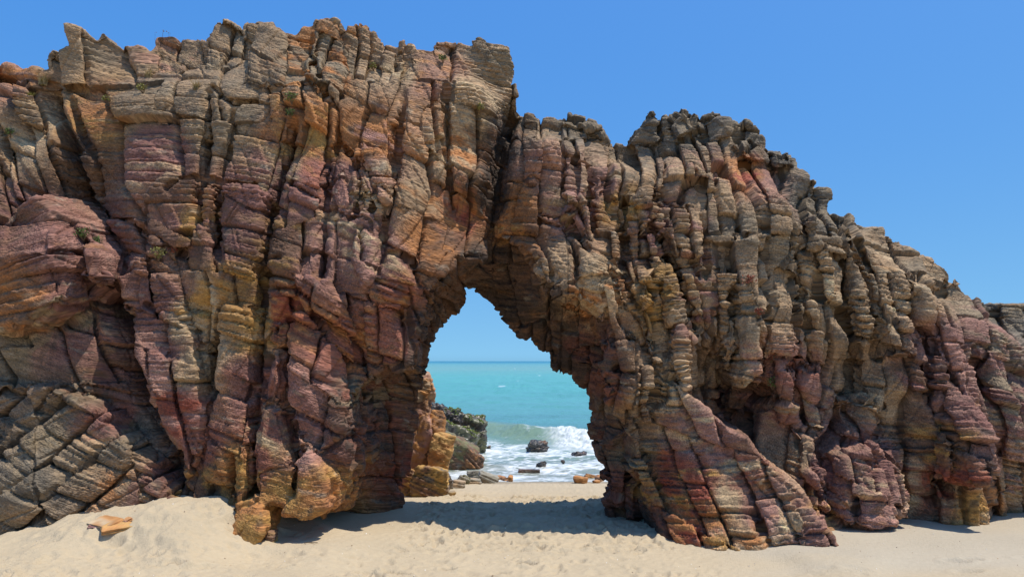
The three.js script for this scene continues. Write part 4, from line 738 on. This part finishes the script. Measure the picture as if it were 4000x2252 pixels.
{ const g = onSea(2068, 1847), s = half(90, 13, g[2], 0.25); stone('flat_rock', 'long flat dark brown rock lying in the shallow wash', 'rock', undefined, g, [s[0], s[1] * 1.3, s[2]], 399, { cols: ['b', 'd'], n: 14, box: 0.95, cuts: 3, rough: 0.012 }, [0, 0.05, -0.03], wetMat, 0.1); }
// flat stones on the left sand bank and under the overhang
[[355, 475, 2018, 2046, ['c', 'O'], 'pale orange flat slab lying on the sand bank at left', 'flat orange stones'], [344, 402, 2033, 2060, ['P', 'R'], 'purple flat stone at the left end of the slabs on the sand bank', 'flat orange stones'], [404, 505, 2026, 2072, ['Y', 'O'], 'bright orange wedge stone in front of the slabs on the sand bank', 'flat orange stones'], [478, 512, 2018, 2040, ['P', 'O'], 'small pink orange chip at the right end of the slabs on the sand bank', 'flat orange stones'], [1026, 1092, 2074, 2114, ['b', 'y'], 'brown triangular stone in the shade under the hanging boulder']].forEach(([x0, x1, y0, y1, cols, lab, grp], i) => {
  const g = onSand((x0 + x1) / 2, y1 - 4), s = half(x1 - x0, y1 - y0, g[2], 0.7); stone('flat_stone', lab, 'stone', grp, g, [s[0] * 1.08, s[1] * (i < 4 ? 0.5 : 1.3), s[2]], 410 + i, { cols, n: 14, cuts: i < 4 ? 9 : 12, box: i < 4 ? 0.75 : 0.2, lay: 0.006, lth: 0.03, rough: 0.012, soft: 0.02 }, [i < 4 ? 0.3 : 0, 0.5 * i - 0.4, i === 2 ? -0.12 : 0.05], stoneMat, 0.2);
});
// twig on the sand
{ const g = onSand(1212, 2124), c = new THREE.CatmullRomCurve3([[-0.06, 0, 0], [-0.02, 0.008, 0.01], [0.02, 0.004, 0], [0.07, 0.006, 0.012]].map(a => new THREE.Vector3(...a))); const m = new THREE.Mesh(new THREE.TubeGeometry(c, 10, 0.004, 5), new THREE.MeshStandardMaterial({ color: new THREE.Color().setRGB(.09, .06, .035), roughness: 1 })); m.position.set(g[0], sandHeight(g[0], g[2]) + 0.004, g[2]); tag(add(m, 'twig'), 'thin dark twig lying on the sand before the hanging boulder', 'twig'); }

// plants rooted in the joints
const leafMat = (r, g, b) => new THREE.MeshPhysicalMaterial({ color: new THREE.Color().setRGB(r, g, b), roughness: 0.85, transmission: 0.15, thickness: 0, side: THREE.DoubleSide });
const GREEN = leafMat(.11, .16, .03), YEL = leafMat(.24, .22, .05), RED = leafMat(.26, .07, .03), DRY = leafMat(.36, .27, .13), STEM = leafMat(.16, .10, .05);
function grassTuft(seed, size, n) {
  const r = rng(seed), pos = [], idx = [];
  for (let i = 0; i < n; i++) { const a = r() * 6.283, l = size * (0.5 + 0.7 * r()), lean = 0.25 + 0.7 * r(), w = 0.004 + 0.003 * r(), bx = (r() - .5) * size * .5, bz = (r() - .5) * size * .4, ca = Math.cos(a), sa = Math.sin(a), o = pos.length / 3;
    for (let k = 0; k <= 3; k++) { const t = k / 3, x = bx + ca * l * lean * t * t, y = l * t * (1 - 0.25 * lean * t), z = bz + sa * l * lean * t * t, ww = w * (1 - t * 0.9); pos.push(x - sa * ww, y, z + ca * ww, x + sa * ww, y, z - ca * ww); if (k) { const b = o + k * 2; idx.push(b - 2, b - 1, b, b - 1, b + 1, b); } } }
  return geo(pos, idx);
}
function leafCloud(seed, sx, sy, n, ls) {
  const r = rng(seed), pos = [], idx = [];
  for (let i = 0; i < n; i++) { const c = new THREE.Vector3((r() + r() - 1) * sx, (0.15 + 0.85 * r()) * sy, (r() + r() - 0.8) * sx * 0.6), d = new THREE.Vector3(r() - .5, r() - .2, r() - .3).normalize(), e = new THREE.Vector3(r() - .5, r() - .5, r() - .5).cross(d).normalize(), l = ls * (0.6 + 0.7 * r()), w = l * 0.42, o = pos.length / 3;
    for (const [a, b] of [[0, 0], [.5, .5], [1, 0], [.5, -.5]]) pos.push(c.x + d.x * l * a + e.x * w * b * 2, c.y + d.y * l * a + e.y * w * b * 2, c.z + d.z * l * a + e.z * w * b * 2); idx.push(o, o + 1, o + 2, o, o + 2, o + 3); }
  return geo(pos, idx);
}
function stems(seed, sx, sy, n) { const r = rng(seed), gs = []; for (let i = 0; i < n; i++) gs.push(new THREE.TubeGeometry(new THREE.CatmullRomCurve3([new THREE.Vector3(0, -0.02, -0.03), new THREE.Vector3((r() - .5) * sx, sy * .5, 0.02), new THREE.Vector3((r() - .5) * sx * 2, sy * (0.7 + .4 * r()), 0.03 * r())]), 6, 0.0028, 4)); return mergeGeometries(gs); }
const plants = [
  ['grass', 171, 315, .15, DRY, 'dry straw grass tuft on the far left ledge under the skyline'], ['grass', 122, 375, .08, YEL, 'small yellow grass tuft below the straw tuft at far left'], ['grass', 584, 290, .15, DRY, 'dry grass tuft in the notch left of the square summit block'], ['shrub', 559, 352, .08, YEL, 'yellow green sprig hanging below the notch grass'], ['shrub', 417, 390, .05, YEL, 'tiny pale sprig alone on the left upper cliff'], ['grass', 769, 338, .11, DRY, 'dry grass tuft under the two tall summit slabs'],
  ['shrub', 39, 522, .07, GREEN, 'dark green shrub at the left picture edge on the cliff'], ['shrub', 326, 920, .10, GREEN, 'green leafy shrub in the crack beside the purple ribbed block'], ['shrub', 385, 945, .07, GREEN, 'low green plant right of the shrub in the big crack'], ['shrub', 621, 996, .10, YEL, 'yellow and green mat plant on top of the purple column'], ['shrub', 678, 984, .06, RED, 'reddish plant at the right end of the mat on the purple column'],
  ['shrub', 1140, 390, .09, GREEN, 'green plant hanging in the joint left of the summit pillar'], ['shrub', 1136, 448, .07, GREEN, 'second green plant lower in the joint left of the summit pillar'], ['shrub', 1458, 264, .06, YEL, 'small yellow green shrub between the summit pillars'], ['shrub', 1730, 234, .06, GREEN, 'small green shrub under the flat right summit blocks'], ['shrub', 1877, 424, .06, YEL, 'small olive sprig near the right edge of the high cliff'],
  ['shrub', 2924, 1100, .09, RED, 'reddish shrub on the right cliff above the square block'], ['shrub', 2963, 1225, .07, RED, 'red trailing plant right of the square block'], ['shrub', 3019, 1500, .10, GREEN, 'green leafy plant low in the joint on the right cliff'], ['shrub', 3012, 1400, .07, RED, 'red stemmed plant above the green leafy plant on the right cliff'],
];
plants.forEach(([kind, px, py, sz, mat, lab], i) => {
  const h = onRock(px, py); if (!h) return; const g = new THREE.Group(); g.position.set(h[0], h[1] - sz * 0.4, h[2] + 0.02);
  if (kind === 'grass') { add(new THREE.Mesh(grassTuft(500 + i, sz, 90), mat), 'blades', g); add(new THREE.Mesh(grassTuft(540 + i, sz * 0.45, 60), YEL), 'young_blades', g); tag(add(g, 'grass_tuft'), lab, 'grass', 'grass tufts on the cliff'); }
  else { add(new THREE.Mesh(leafCloud(500 + i, sz * 0.8, sz * 1.1, 130, 0.02), mat), 'leaves', g); add(new THREE.Mesh(stems(560 + i, sz, sz * 1.1, 7), STEM), 'stems', g); tag(add(g, 'small_shrub'), lab, 'plant', 'small plants in the joints'); }
});
{ // dry seed stalks against the sky
  const q = P(640, 140, -0.45), g = new THREE.Group(); g.position.set(q[0] - 0.1, q[1], q[2]); const r = rng(9), st = [], hd = [];
  for (let i = 0; i < 5; i++) { const x = -0.02 + r() * 0.26, l = 0.02 + r() * 0.05; st.push(new THREE.TubeGeometry(new THREE.CatmullRomCurve3([new THREE.Vector3(x, -0.06, 0), new THREE.Vector3(x + .005, l * .5, .01), new THREE.Vector3(x + (r() - .5) * .04, l, .01)]), 5, 0.001, 4)); const s = new THREE.IcosahedronGeometry(0.004 + .003 * r(), 1); s.translate(x + (r() - .5) * .04, l, .01); hd.push(s); }
  add(new THREE.Mesh(mergeGeometries(st), STEM), 'stems', g); add(new THREE.Mesh(mergeGeometries(hd), STEM), 'seed_heads', g); tag(add(g, 'seed_stalks'), 'thin dry seed stalks against the sky on the left square summit block', 'plant');
}
console.log('things', Math.round(performance.now()));

renderer.render(scene, camera);
